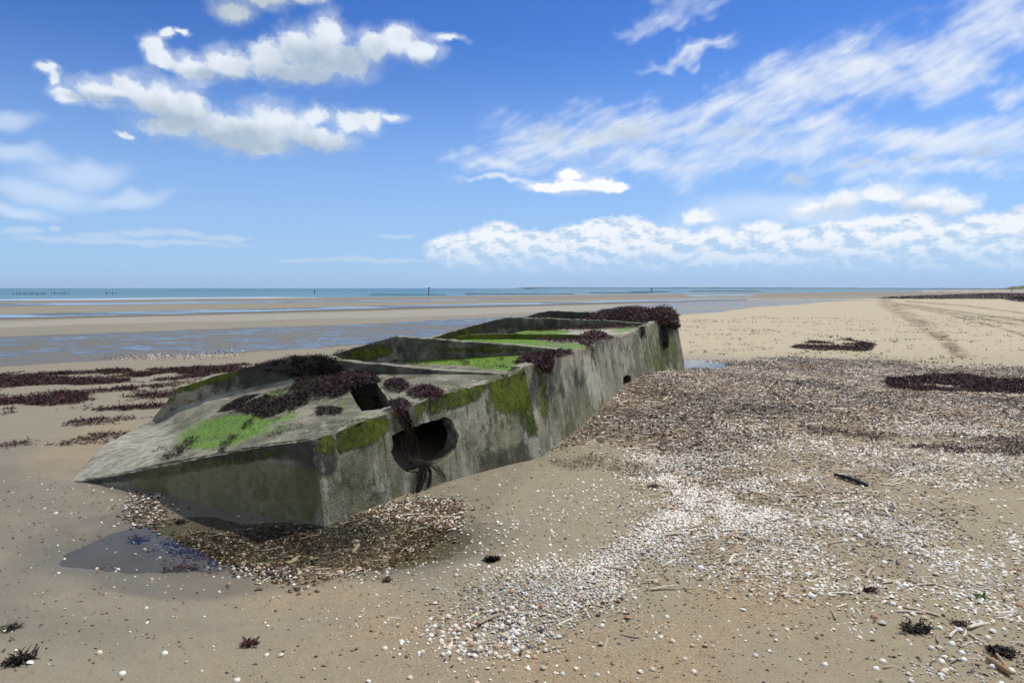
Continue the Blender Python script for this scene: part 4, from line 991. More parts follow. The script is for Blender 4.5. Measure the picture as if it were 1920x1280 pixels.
r2 = place(ind_r, lambda k: random.choice(m_r), 'razor_shell', 150, .12, lambda g, k: 'long narrow grey brown razor shell on ' + g.split(' lying on ')[1], 'razor shell', lambda p, k: 'razor shells lying on ' + zone(p))
r3 = place(ind_m, lambda k: random.choice(m_m), 'mussel_shell', 80, .4, lambda g, k: 'small dark mussel shell on ' + g.split(' lying on ')[1], 'mussel shell', lambda p, k: 'mussel shells lying on ' + zone(p))
print('individual shells', len(ind_w), len(ind_r), len(ind_m), 'verts', acc_w['n'], acc_b['n'], acc_r['n'])

# ------------------------------------------------------------------ seaweed
PAL_S = np.array([(.070, .024, .022), (.042, .017, .014), (.13, .046, .045), (.022, .011, .009), (.055, .028, .016), (.035, .014, .012)])
PAL_K = np.array([(.018, .012, .008), (.034, .020, .012), (.012, .010, .008), (.055, .026, .018)])
PAL_P = np.array([(.08, .024, .028), (.17, .055, .065), (.040, .015, .015), (.018, .010, .009), (.03, .014, .012)])
def strands(P, nrm, length, width, pal, acc, lift=.5, segs=4, curl=1.0, flow=None):
    P = np.repeat(P, 2, 0) + (rng.random((2 * len(P), 3)) - .5) * np.array([length, length, width]) * .8 if len(P) else P
    length, width, curl = length * .62, width * .62, curl * 2.6
    if flow is None: lift = lift * .14
    n = len(P)
    if n == 0: return
    L = length * (.5 + rng.random(n)); Wd = width * (.5 + rng.random(n))
    a = rng.random(n) * 6.283
    d = np.stack([np.cos(a), np.sin(a), (rng.random(n) - .35) * lift], -1)
    if flow is not None: d = d * .5 + np.asarray(flow)[None]
    d /= np.linalg.norm(d, axis=1)[:, None]
    pts = [P + nrm * (Wd[:, None] * .3)]; cur = d
    bend = (rng.random((n, 3)) - .5) * 1.6 * curl
    for s in range(segs):
        cur = cur + bend / segs + np.array([0, 0, -.28 * lift]) * (s / segs); cur /= np.linalg.norm(cur, axis=1)[:, None]
        pts.append(pts[-1] + cur * (L / segs)[:, None])
        if flow is None: pts[-1][:, 2] = np.maximum(pts[-1][:, 2], P[:, 2] - .004)
    side = np.cross(d, np.array([0, 0, 1.0]) + (rng.random((n, 3)) - .5) * 1.2); side /= np.maximum(1e-6, np.linalg.norm(side, axis=1))[:, None]
    V = np.zeros((n, (segs + 1) * 2, 3))
    for s in range(segs + 1):
        w = (Wd * (1 - .7 * (s / segs) ** 2) * .5)[:, None]
        V[:, 2 * s] = pts[s] + side * w; V[:, 2 * s + 1] = pts[s] - side * w
    k = 2 * (segs + 1); off = acc['n'] + np.arange(n) * k
    Q = np.array([(2 * s, 2 * s + 1, 2 * s + 3, 2 * s + 2) for s in range(segs)])
    acc['V'].append(V.reshape(-1, 3)); acc['Q'].append((off[:, None, None] + Q[None]).reshape(-1, 4))
    acc['C'].append(np.repeat(pick(pal, n), k, 0)); acc['n'] += n * k
UPV = np.array([[0, 0, 1.0]])
# beach drifts (uncountable)
acc = newacc()
def drift(n, poly, area, thr, fx, fy, L, W, pal, seed, noise_w=14, ang=0.0):
    x = rng.uniform(area[0], area[1], n); y = rng.uniform(area[2], area[3], n); z = height(x, y)
    P = np.stack([x, y, z], -1); px, py = proj(P); k = np.clip((py - 540) / 447, .02, 1.2)
    qx = px + (fbm(x * .7, y * .7, 4, seed) - .5) * noise_w * 4 * k; qy = py + (fbm(x * .7 + 9, y * .7, 4, seed + 3) - .5) * noise_w * 2.2 * k
    c, s = math.cos(ang), math.sin(ang); u = x * c + y * s; v = -x * s + y * c
    f = fbm(u * fx + v * .2, v * fy, 5, seed + 11) + rng.normal(0, .035, n)
    ok = inpoly(qx, qy, poly) & (f > thr) & (px > -800) & (px < 2500)
    if seed in (101, 102): ok &= fbm(x * .8 + 30, y * .8 + 7, 4, 300) > .44
    P = P[ok]; hgt = sstep(thr, thr + .12, f[ok]); P[:, 2] += hgt * .03 * rng.random(len(P)) + .003
    strands(P, UPV, L, W, pal, acc, lift=.7)
LD = [(-800, 716), (0, 702), (180, 695), (330, 690), (520, 680), (530, 690), (420, 700), (340, 712), (330, 740), (310, 765), (240, 780), (170, 790), (60, 800), (0, 812), (-800, 850)]
drift(420000, LD, (-22, -2.5, 7, 17), .53, 1.0, 2.1, .075, .022, PAL_S, 101, ang=.5)
drift(220000, [(-800, 700), (400, 690), (330, 780), (250, 830), (-800, 900)], (-20, -2.5, 6.5, 17), .61, 1.3, 2.6, .06, .018, PAL_S, 102, ang=.5)
drift(90000, [(1480, 652), (1520, 640), (1590, 636), (1640, 646), (1630, 662), (1560, 664), (1520, 655)], (5, 12, 13, 26), .46, .7, 1.3, .10, .03, PAL_S, 103, noise_w=8)
drift(240000, [(1660, 712), (1760, 704), (2300, 712), (2300, 748), (1840, 738), (1700, 732), (1660, 726)], (5, 15, 8, 15), .42, .6, 1.4, .08, .022, PAL_S, 104, noise_w=8)
drift(50000, [(1500, 800), (1650, 815), (1800, 815), (1990, 830), (1990, 862), (1800, 850), (1620, 832), (1500, 815)], (2.5, 8, 5, 10), .5, .8, 2.2, .06, .014, PAL_S, 105, noise_w=8)
drift(26000, [(1270, 600), (1500, 590), (1990, 590), (1990, 700), (1500, 690), (1300, 680)], (2.5, 30, 11, 38), .63, .8, 2.5, .12, .03, PAL_K, 106)
drift(60000, MAROON, (30, 150, 60, 240), .40, .1, .2, .35, .16, PAL_S, 107, noise_w=2)
drift(9000, [(1870, 551), (1990, 552), (1990, 570), (1900, 562)], (50, 90, 60, 110), .4, .2, .4, .5, .2, PAL_K, 108, noise_w=2)
drift(16000, HEAP, A1, .50, .8, 1.6, .05, .010, PAL_B * .5, 109)
drift(14000, [(1000, 850), (1080, 815), (1200, 830), (1300, 870), (1240, 900), (1120, 880), (1050, 880)], (-.3, 3, 5, 8), .50, 1.5, 2, .04, .010, PAL_B * .6, 110)
flush(acc, 'seaweed_litter', M_weed, 'maroon and brown seaweed washed up in ragged bands across the sand', 'seaweed')

def weed_patch(name, label, poly, depthf, n, L, W, pal, mound=.0, group=None, flow=None, lift=.6, seed=1, curl=1.0, dz=.004, cat='seaweed', thr=None, wscale=1.0):
    """a clump lying on a traced surface; mound raises its middle"""
    xs = [p[0] for p in poly]; ys = [p[1] for p in poly]; n = int(n * .85)
    r = np.random.default_rng(seed); x = r.uniform(min(xs) - 6, max(xs) + 6, n * 3); y = r.uniform(min(ys) - 4, max(ys) + 4, n * 3)
    w = wscale; qx = x + (fbm(x * .08, y * .12, 3, seed) - .5) * 26 * w; qy = y + (fbm(x * .08 + 5, y * .12, 3, seed + 1) - .5) * 14 * w
    g_ = r.normal(0, 1, len(x)) * np.where(r.random(len(x)) < .07, 7, 2.2) * max(.45, w); qx = qx + g_; qy = qy + r.normal(0, 1, len(x)) * np.where(r.random(len(x)) < .07, 3.5, 1.2) * max(.4, w)
    ok = inpoly(qx, qy, poly)
    ok &= (fbm(x * .20, y * .40, 4, seed + 19) > .33 + .12 * r.random(len(x))) | (w < .45)
    if thr: ok &= fbm(x * .09, y * .22, 4, seed + 9) > thr
    x, y = x[ok][:n], y[ok][:n]
    P = depthf(x, y)
    if mound:
        cx, cy = np.mean(xs), np.mean(ys); hx, hy = (max(xs) - min(xs)) / 2, (max(ys) - min(ys)) / 2
        q = 1 - np.clip(((x - cx) / hx) ** 2 + ((y - cy) / hy) ** 2, 0, 1)
        P[:, 2] += mound * q * (.35 + .65 * r.random(len(P))) * (.6 + .8 * fbm(P[:, 0] * 5, P[:, 1] * 5, 3, seed))
    P[:, 2] += dz
    a = newacc(); strands(P, UPV, L, W, pal, a, lift=lift, curl=curl, flow=flow)
    if 'scattered' in label or 'scraps' in label: name, group, kind_ = 'seaweed_scraps', None, 'stuff'
    else: kind_ = None
    V = np.concatenate(a['V']); o = npmesh(name, V, [np.concatenate(a['Q'])], M_weed, attrs={'tint': np.concatenate(a['C'])})
    return tag(o, label, cat, group, kind_)
GW = 'seaweed clumps on the pontoon'
BIG = [(436, 765), (460, 755), (490, 748), (540, 742), (560, 722), (555, 712), (600, 700), (640, 690), (690, 698), (712, 706), (712, 712), (690, 716), (660, 716), (652, 728), (655, 738), (630, 750), (600, 745), (570, 757), (540, 770), (500, 784), (470, 775)]
weed_patch('seaweed_clump', 'largest black and maroon seaweed mat beside the square hatch opening', BIG, deckd, 11000, .045, .014, PAL_K, .03, GW, seed=31)
weed_patch('seaweed_clump', 'thin reddish seaweed strands lying on top of the black mat', [(555, 740), (600, 722), (640, 712), (690, 702), (712, 708), (680, 716), (640, 735), (600, 745)], deckd, 500, .05, .008, PAL_P, .06, GW, seed=32, dz=.03)
weed_patch('seaweed_clump', 'black seaweed streak low on the sloping bow, nearest the sunken tip', [(302, 864), (320, 850), (345, 835), (360, 815), (372, 820), (358, 838), (335, 856), (312, 868)], deckd, 700, .04, .013, PAL_K, .02, GW, seed=33)
weed_patch('seaweed_clump', 'narrow black seaweed smear left of the bright green algae', [(284, 848), (300, 838), (312, 836), (300, 846)], deckd, 90, .03, .010, PAL_K, .0, GW, seed=34, wscale=.3)
weed_patch('seaweed_clump', 'small black seaweed tuft at the front edge below the green algae', [(408, 848), (420, 830), (440, 812), (447, 815), (434, 832), (415, 850)], deckd, 260, .035, .011, PAL_K, .01, GW, seed=35, wscale=.4)
weed_patch('seaweed_clump', 'small black seaweed tuft in the middle of the bright green algae', [(450, 802), (465, 788), (476, 785), (472, 795), (458, 806)], deckd, 160, .03, .010, PAL_K, .01, GW, seed=36, wscale=.4)
weed_patch('seaweed_clump', 'oval black seaweed mat just left of the hatch opening', [(588, 768), (600, 763), (625, 764), (643, 770), (640, 776), (600, 778)], deckd, 480, .035, .012, PAL_K, .015, GW, seed=37, wscale=.4)
weed_patch('seaweed_clump', 'scattered dark seaweed scraps along the front edge of the deck', [(500, 812), (540, 797), (560, 790), (570, 793), (530, 812), (510, 820)], deckd, 180, .03, .009, PAL_K, .0, GW, seed=38)
weed_patch('seaweed_clump', 'dark seaweed scraps on green algae beside the wedge shaped crack', [(500, 742), (530, 728), (545, 722), (550, 728), (530, 738), (510, 748)], deckd, 260, .03, .010, PAL_K, .0, GW, seed=39, wscale=.5)
weed_patch('seaweed_clump', 'round maroon seaweed tuft right of the hatch opening', [(718, 722), (730, 713), (752, 714), (766, 724), (762, 734), (744, 736), (728, 732)], deckd, 900, .04, .012, PAL_P * .6, .06, GW, seed=40, wscale=.4)
weed_patch('seaweed_clump', 'pinkish maroon seaweed tuft at the wall edge above the big hole', [(764, 738), (780, 727), (805, 727), (832, 735), (828, 746), (800, 750), (780, 748)], deckd, 1100, .04, .012, PAL_P, .06, GW, seed=41, wscale=.4)
weed_patch('seaweed_clump', 'dark seaweed hanging over the back lip of the hatch', [(652, 716), (670, 706), (706, 706), (714, 716), (700, 720), (660, 724)], deckd, 900, .05, .014, PAL_K, .03, GW, seed=42, flow=(0, -.3, -.8), wscale=.4)
weed_patch('seaweed_clump', 'black seaweed added to darken the wedge shaped crack of the deck', [(405, 774), (417, 762), (440, 750), (462, 741), (488, 738), (470, 747), (455, 753), (436, 766), (420, 771)], lambda x, y: deckd(x, y) - np.array([0, 0, .03]), 1500, .035, .012, PAL_K * .5, .0, GW, seed=61, wscale=.15)  # clump added so the crack reads as a dark gap
weed_patch('seaweed_clump', 'dark maroon seaweed tuft on the deck edge where the long tail begins', [(733, 757), (745, 750), (762, 754), (768, 762), (752, 768), (738, 764)], deckd, 700, .04, .012, PAL_P, .03, GW, seed=62, wscale=.2)
# seaweed drooping on bulkhead one
weed_patch('seaweed_clump', 'black seaweed fringe drooping down the first cross wall', [(480, 684), (541, 669), (606, 666), (640, 676), (640, 700), (600, 700), (560, 705), (520, 700)], lambda x, y: RP(x, y, (BK1[0] - AX * .02, AX)), 1500, .05, .013, PAL_K, 0, GW, seed=43, flow=(0, -.1, -1.2), thr=.47)
weed_patch('seaweed_clump', 'dark seaweed line growing along the top of the first cross wall', [(430, 700), (489, 680), (541, 668), (600, 664), (650, 668), (650, 676), (541, 676), (489, 688)], lambda x, y: RP(x, y, (BK1[0] + AX * .05, AX)), 1200, .04, .012, PAL_K, 0, GW, seed=44, wscale=.3)
weed_patch('seaweed_clump', 'dark seaweed line growing along the left slope of the second cross wall', [(600, 672), (634, 660), (692, 644), (742, 630), (748, 636), (692, 652), (634, 668)], lambda x, y: RP(x, y, (BK2[0] + AX * .04, AX)), 1100, .045, .013, PAL_K, 0, GW, seed=45, wscale=.3)
weed_patch('seaweed_clump', 'dark seaweed line growing along the left slope of the third cross wall', [(811, 634), (878, 612), (930, 600), (960, 594), (960, 599), (878, 618)], lambda x, y: RP(x, y, (BK3[0] + AX * .04, AX)), 700, .05, .015, PAL_K, 0, GW, seed=46, wscale=.2)
def plate_d(k):
    A, B, za, zb, dr = FL[k]; o_ = np.array([A[0], A[1], za]); e1 = np.array([B[0] - A[0], B[1] - A[1], zb - za]); e2 = l2 + np.array([0, 0, -dr])
    n = np.cross(e1, e2); n /= np.linalg.norm(n); return lambda x, y: RP(x, y, (o_, n))
weed_patch('seaweed_clump', 'thick maroon seaweed mat at the wall edge of the first green plate', [(962, 680), (985, 668), (1030, 660), (1068, 656), (1072, 664), (1036, 676), (1020, 690), (1000, 686)], plate_d(0), 2600, .05, .016, PAL_S, .05, GW, seed=47, wscale=.4)
weed_patch('seaweed_clump', 'maroon seaweed strip along the foot of the second cross wall', [(710, 672), (760, 664), (850, 664), (960, 658), (1050, 656), (1040, 662), (920, 666), (800, 672), (740, 678)], plate_d(0), 2200, .05, .015, PAL_S, .02, GW, seed=48, wscale=.35, thr=.40)
weed_patch('seaweed_clump', 'scattered maroon seaweed scraps on the first green plate', [(750, 674), (860, 670), (940, 672), (960, 690), (860, 684), (770, 682)], plate_d(0), 900, .045, .013, PAL_S, .0, GW, seed=49, thr=.58)
weed_patch('seaweed_clump', 'maroon seaweed mound on the second plate near the wall', [(1085, 640), (1100, 626), (1118, 624), (1140, 634), (1150, 636), (1120, 645), (1095, 648)], plate_d(1), 1500, .06, .018, PAL_S, .10, GW, seed=50, wscale=.3)
weed_patch('seaweed_clump', 'flat maroon seaweed scatter on the second plate', [(1000, 636), (1030, 631), (1090, 632), (1090, 642), (1050, 642)], plate_d(1), 900, .05, .016, PAL_S, .01, GW, seed=51, wscale=.3)
weed_patch('seaweed_clump', 'long maroon seaweed band at the foot of the third cross wall', [(975, 618), (1060, 612), (1130, 604), (1220, 600), (1232, 606), (1200, 614), (1100, 619), (1010, 621)], plate_d(2), 3600, .06, .018, PAL_S, .04, GW, seed=52, wscale=.25)
weed_patch('seaweed_clump', 'tallest maroon seaweed heap piled on the far end of the pontoon', [(1090, 600), (1130, 590), (1180, 584), (1268, 590), (1268, 604), (1200, 606), (1130, 604)], plate_d(3), 14000, .07, .020, PAL_S, .20, GW, seed=53, wscale=.2)
weed_patch('seaweed_clump', 'second maroon seaweed hump on the far corner of the pontoon', [(1200, 596), (1235, 586), (1262, 588), (1270, 600), (1240, 606)], plate_d(3), 4000, .07, .020, PAL_S, .20, GW, seed=54, wscale=.2)
out2 = -l2 * .03
def off(plane, k=.03): return (plane[0] - l2 * k, plane[1])
weed_patch('seaweed_clump', 'maroon seaweed curtain hanging over the far corner of the wall', [(1232, 596), (1267, 590), (1272, 612), (1262, 614), (1245, 610)], lambda x, y: RP(x, y, off(PL2)), 1800, .10, .02, PAL_S, 0, GW, seed=55, flow=(0, 0, -1.4), wscale=.2)
weed_patch('seaweed_clump', 'narrow dark seaweed tail hanging down the wall near its far end', [(1238, 610), (1248, 610), (1250, 650), (1245, 650)], lambda x, y: RP(x, y, off(PL2)), 500, .12, .016, PAL_K, 0, GW, seed=56, flow=(0, 0, -1.6), wscale=.1)
weed_patch('seaweed_clump', 'short dark seaweed tail hanging below the third plate', [(1200, 612), (1208, 610), (1209, 632), (1203, 630)], lambda x, y: RP(x, y, off(PL2)), 260, .07, .014, PAL_K, 0, GW, seed=57, flow=(0, 0, -1.6), wscale=.1)
weed_patch('seaweed_clump', 'maroon seaweed tail hanging over the wall below the first green plate', [(1008, 680), (1036, 672), (1032, 690), (1030, 700), (1022, 696)], lambda x, y: RP(x, y, off(PL1)), 700, .06, .014, PAL_S, 0, GW, seed=58, flow=(0, 0, -1.5), wscale=.2)
# long weed hanging through the big hole
def tube_strand(pts, w0, w1, acc, pal, segs=14):
    pts = np.array(pts); t = np.linspace(0, len(pts) - 1, segs + 1); i = np.minimum(t.astype(int), len(pts) - 2); f = (t - i)[:, None]
    p = pts[i] * (1 - f) + pts[i + 1] * f
    for _ in range(3): p[1:-1] = (p[:-2] + 2 * p[1:-1] + p[2:]) / 4
    a = rng.random() * 3.14; side = np.array([math.cos(a), math.sin(a) * .6, .2]); V = []
    for s in range(segs + 1):
        w = (w0 + (w1 - w0) * s / segs) * .5; V += [p[s] + side * w, p[s] - side * w]
    Q = np.array([(2 * s, 2 * s + 1, 2 * s + 3, 2 * s + 2) for s in range(segs)]) + acc['n']
    acc['V'].append(np.array(V)); acc['Q'].append(Q); acc['C'].append(np.repeat(pick(pal, 1), len(V), 0)); acc['n'] += len(V)
a = newacc()
def wp(x, y, k): return RP(x, y, (PL1[0] - l1 * k, PL1[1]))
for i in range(120):       # thick tail from the deck edge over the rim into the hole
    j = lambda s: rng.normal(0, s)
    x0 = 752 + j(8)
    tube_strand([PY(x0 - 10 + j(3), 752 + j(3), wp(x0, 765, 0)[1] + .05), wp(x0, 764 + j(3), .02 + abs(j(.015))), wp(765 + j(7), 785 + j(4), .035 + abs(j(.012))), wp(770 + j(6), 808 + j(5), .025), wp(770 + j(5), 822 + j(8), .0), wp(772 + j(4), 835 + j(12), -.06)], .010, .003, a, PAL_P * .35 if i % 6 == 0 else PAL_K, 9)
for i in range(70):
    j = lambda s: rng.normal(0, s)
    x1 = 768 + j(7)
    tube_strand([wp(x1, 815, -.01), wp(x1 + j(3), 840, -.05), wp(x1 + 8 + j(5), 862 + j(3), -.03), wp(795 + j(8), 870 + j(3), .02), wp(805 + j(14), 868 + j(3), .03)], .007, .003, a, PAL_K, 10)
tag(npmesh('hanging_seaweed', np.concatenate(a['V']), [np.concatenate(a['Q'])], M_weed, attrs={'tint': np.concatenate(a['C'])}), 'thick maroon and black seaweed tail draped over the deck edge into the big hole', 'seaweed', 'seaweed hanging at the big hole')
a = newacc()
for i in range(150):
    j = lambda s: rng.normal(0, s)
    k = rng.choice(4, p=[.5, .2, .25, .05]); bx = [(792, 789, 783), (799, 800, 790), (808, 809, 802), (818, 836, 836)][k]; ln = [948, 915, 918, 898][k]
    e = ln + j(6) if k < 3 else 880 + abs(j(10))
    tube_strand([wp(770 + j(3) + k * 3, 868 + j(2), -.03), wp(785 + j(3) + k * 3, 871 + j(1.5), .01), wp(bx[0] + j(2.6), 876 + j(2), .03), wp(bx[1] + j(2.6), 895 + j(3), .035), wp(bx[2] + j(3.2), (900 + e) / 2 + j(4), .03), wp(bx[2] - (10 if k == 0 else 2) + j(4), e, .035)], .008, .0025, a, PAL_K, 12)
tag(npmesh('hanging_seaweed', np.concatenate(a['V']), [np.concatenate(a['Q'])], M_weed, attrs={'tint': np.concatenate(a['C'])}), 'black stringy seaweed hanging from the lower rim of the big hole to the sand', 'seaweed', 'seaweed hanging at the big hole')

# loose scraps on the near sand
def scrap(px, py, n, L, W, pal, rad, label, group='seaweed scraps on the near sand', name='seaweed_scrap'):
    n = int(n * .8); rad = rad * .8; c = G(px, py, 0.0); th = rng.random(n) * 6.283; r = rad * np.sqrt(rng.random(n)); x = c[0] + r * np.cos(th) * 1.4; y = c[1] + r * np.sin(th) * .8
    P = np.stack([x, y, height(x, y) + .003 + rng.random(n) * rad * .25], -1); a = newacc(); strands(P, UPV, L, W, pal, a, lift=.6)
    tag(npmesh(name, np.concatenate(a['V']), [np.concatenate(a['Q'])], M_weed, attrs={'tint': np.concatenate(a['C'])}), label, 'seaweed', group)
scrap(38, 1238, 90, .06, .014, PAL_K, .035, 'spiky dark seaweed scrap in the bottom left corner')
scrap(24, 1176, 50, .07, .006, PAL_K, .03, 'thin twiggy seaweed scrap above the bottom left corner')
scrap(922, 1046, 130, .035, .022, PAL_K * .6, .03, 'glossy black seaweed lump on bare sand below the hole')
scrap(725, 1084, 60, .03, .007, PAL_K, .02, 'small dark tuft of seaweed just below the pool rim')
scrap(468, 1208, 70, .03, .014, PAL_S * 1.3, .03, 'deep red seaweed scrap on sand at the lower left')
scrap(1632, 1108, 120, .03, .009, PAL_P * .8, .03, 'purple feathery seaweed tuft among shells on the right')
scrap(1716, 1180, 90, .05, .02, PAL_K, .05, 'dark brown crumpled seaweed among razor shells on the right')
scrap(1878, 1226, 150, .03, .02, PAL_K, .05, 'black crumpled seaweed lump near the right edge')
scrap(338, 964, 70, .04, .010, PAL_K, .025, 'dark spiky seaweed tuft in the shade of the bow')
scrap(260, 992, 60, .05, .012, PAL_S, .05, 'dark purple seaweed at the top of the pool')
scrap(340, 1050, 90, .05, .010, PAL_S, .09, 'purple seaweed wisps drowned in the pool')
scrap(1225, 915, 60, .05, .010, PAL_B * .5, .03, 'brown seaweed scrap amid the white drift')
scrap(1800, 1170, 60, .035, .008, PAL_P * .7, .035, 'purplish seaweed wisps at the right edge')
for (x, y, l) in [(1835, 1120, 'small green weed tuft near the right edge')]:
    scrap(x, y, 60, .03, .009, np.array([(.05, .10, .02), (.08, .14, .03)]), .03, l)
# blackened stick
def stick(px0, py0, px1, py1, r, col, label, name='driftwood_stick', curve=.03, z=.015):
    A = G(px0, py0, 0.0); B = G(px1, py1, 0.0); V = []; ns, nc = 14, 8
    for i in range(ns + 1):
        f = i / ns; p = A + (B - A) * f; p[2] = height(p[0], p[1]) + z + curve * math.sin(f * 3.14) ; rr = r * (1 - .45 * abs(2 * f - 1) ** 3) * (1 + .25 * math.sin(i * 2.1))
        d = (B - A) / np.linalg.norm(B - A); s = np.cross(d, zup)
        for j in range(nc):
            t = 2 * math.pi * j / nc; V.append(p + (s * math.cos(t) + zup * math.sin(t)) * rr)
    Q = np.array([(i * nc + j, i * nc + (j + 1) % nc, (i + 1) * nc + (j + 1) % nc, (i + 1) * nc + j) for i in range(ns) for j in range(nc)])
    caps = [np.array([list(range(nc))[::-1]]), np.array([[ns * nc + j for j in range(nc)]])]
    V = np.array(V); return tag(npmesh(name, V, [Q] + caps, M_weed, attrs={'tint': np.tile(np.array(col), (len(V), 1))}), label, 'stick')
stick(1564, 894, 1628, 914, .018, (.03, .028, .03), 'black waterlogged stick lying across the shelly sand on the right', curve=.01)
stick(1850, 1240, 1895, 1270, .014, (.30, .19, .09), 'tan broken reed stem near the bottom right corner', curve=.0)
stick(1868, 1232, 1890, 1262, .008, (.36, .25, .13), 'thinner tan reed stem crossing the broken one near the bottom right corner', curve=.0)

# ------------------------------------------------------------------ far things
def simple(name, col, rough=.9, nz=0.0):
    m, N, b = material(name); tc = N.add('ShaderNodeTexCoord').outputs['Object']
    n = N.noise(tc, nz or 1.0, 5, .6); N.lk(N.mix(N.ss(n, .35, .65), tuple(c * .75 for c in col), tuple(c * 1.2 for c in col)), b.inputs['Base Color'])
    b.inputs['Roughness'].default_value = rough; b.inputs['Specular IOR Level'].default_value = .2; return m
M_land = simple('far_land', (.055, .085, .075), nz=.01); M_dark = simple('tarred_wood', (.03, .028, .025), nz=3); M_grass = simple('dune_grass', (.10, .12, .055), nz=.25); M_dune = simple('dune_sand', (.36, .31, .23), nz=.3); M_white = simple('white_render', (.75, .74, .70), nz=2)
SEAZ = -.345
def ridge(name, pxs, tops, Y, width, mat, base, kind='structure', seed=1, rough=.3, n=500, label=None, cat=None):
    """a long low landform with a rounded cross-section standing at distance Y"""
    X0 = np.interp(np.linspace(pxs[0], pxs[-1], n), pxs, pxs); tp = np.interp(X0, pxs, tops); V = []; m = 9
    YY = np.interp(X0, pxs, Y) if hasattr(Y, '__len__') else np.full(n, Y)
    T = PY(X0, tp, YY); hz = T[:, 2] - base; hz = hz * (1 + rough * (fbm(np.arange(n) * .13, np.zeros(n), 5, seed) - .5) * 2)
    for k in range(m):
        f = k / (m - 1); V.append(np.stack([T[:, 0] * (1 + (f - .5) * width / YY), YY + (f - .5) * width, base + np.maximum(0.0, hz) * np.sin(f * np.pi) ** .7], -1))
    V = np.stack(V, 1).reshape(-1, 3); i = np.arange(n * m).reshape(n, m)
    F = np.stack([i[:-1, :-1], i[1:, :-1], i[1:, 1:], i[:-1, 1:]], -1).reshape(-1, 4)
    a, b_, c_ = V[F[:, 0]], V[F[:, 1]], V[F[:, 2]]
    if np.cross(b_ - a, c_ - a)[:, 2].sum() < 0: F = F[:, ::-1]
    return tag(npmesh(name, V, F, mat), label, cat, None, kind)
ridge('hills', [968, 978, 1000, 1060, 1150, 1220, 1290, 1500, 1700, 1800, 1880, 2000], [539.8, 538.8, 538.6, 538.7, 539.0, 539.2, 538.6, 539.4, 540.0, 540.3, 541.0, 541.5], [5200, 5200, 5200, 5000, 4600, 4300, 3400, 2400, 1700, 1400, 1200, 1100], 120, M_land, -.5, rough=.25, n=900)
ridge('dune', [1872, 1885, 1900, 1912, 1940, 2000, 2100, 2300], [544.5, 540, 537.4, 535.6, 535.0, 534, 533, 531], 330, 50, M_grass, -.6, rough=.18, seed=4, n=260)
ridge('dune', [1730, 1800, 1860, 1900, 2350, 2100, 2300], [544.4, 543.6, 542.6, 542.6, 542.4, 542, 541], 300, 30, M_dune, -.6, rough=.12, seed=6, n=260)
def rock(name, pts, Y, depth, label, cat, h=1.0, seed=3, mat=None):
    n = 60; xs = np.linspace(pts[0][0], pts[-1][0], n); tp = np.interp(xs, [p[0] for p in pts], [p[1] for p in pts]); T = PY(xs, tp, np.full(n, Y)); m = 7; V = []
    for k in range(m):
        f = k / (m - 1); V.append(np.stack([T[:, 0], np.full(n, Y) + (f - .5) * depth, SEAZ - .3 + (T[:, 2] - SEAZ + .3) * np.sin(f * np.pi) ** .5 * (1 + .2 * (vnoise(np.arange(n) * .9, np.full(n, k), seed) - .5))], -1))
    V = np.stack(V, 1).reshape(-1, 3); i = np.arange(n * m).reshape(n, m); F = np.stack([i[:-1, :-1], i[1:, :-1], i[1:, 1:], i[:-1, 1:]], -1).reshape(-1, 4)
    return tag(npmesh(name, V, F, mat or M_dark), label, cat)
rock('rocky_islet', [(983, 542), (985, 540.2), (989, 539.6), (994, 540.4), (1000, 540.2), (1004, 541), (1008, 541.6), (1009, 542)], 1500, 30, 'dark low rocky islet on the horizon left of the far coast', 'islet')
GR = 'low dark reefs in the shallows'
def reef(x0, x1, y, label, seed):
    Y = G(x0, y, SEAZ)[1]; rock('low_reef', [(x0, y), (x0 + 8, y - 1.2), (x1 - 8, y - 1.0), (x1, y)], Y, 3.0, label, 'reef', seed=seed)
reef(868, 1082, 551.6, 'longest low dark reef at the waterline above the pontoon', 3)
reef(690, 840, 552.6, 'thin low dark reef at the foot of the tallest marker post', 5)
reef(1100, 1222, 549.8, 'faint low dark reef left of the right marker post', 6)
reef(1290, 1430, 546.4, 'dark low reef off the sand on the right', 7)
reef(1180, 1260, 547.6, 'short dark reef streak behind the right marker post', 8)
def post(px, ytop, ybot, w, label, group, name='marker_post', boards=True):
    B = G(px, ybot, SEAZ); T = PY(px, ytop, B[1]); h = T[2] - B[2] + .5; r = w * B[1] / 1280 / 2
    root = empty(name, (B[0], B[1], B[2] - .5)); tag(root, label, 'post', group)
    nc = 8; V = [];
    for k, (z, s) in enumerate([(0, 1.15), (h * .5, 1.0), (h, .85)]):
        V += [(r * s * math.cos(2 * math.pi * j / nc), r * s * math.sin(2 * math.pi * j / nc), z) for j in range(nc)]
    Q = [(i * nc + j, i * nc + (j + 1) % nc, (i + 1) * nc + (j + 1) % nc, (i + 1) * nc + j) for i in range(2) for j in range(nc)]
    npmesh('pole', np.array(V), [np.array(Q), np.array([[16 + j for j in range(nc)]])], M_dark, root)
    if boards:
        bx = np.array([(sx * r * 2.2, sy * r * .5, h * .93 + sz * h * .05) for sx in (-1, 1) for sy in (-1, 1) for sz in (-1, 1)])
        npmesh('topmark', bx, [np.array([(0, 1, 3, 2), (4, 6, 7, 5), (0, 4, 5, 1), (2, 3, 7, 6), (0, 2, 6, 4), (1, 5, 7, 3)])], M_dark, root, smooth=False)
post(804, 538.5, 553, 1.5, 'tallest dark marker post standing in the sea above the pontoon', 'marker posts in the sea')
post(590, 544, 550, 1.6, 'short dark marker post in the sea left of the tallest one', 'marker posts in the sea')
post(1222, 540.5, 549, 1.4, 'dark marker post in the shallows above the far end of the pontoon', 'marker posts in the sea')
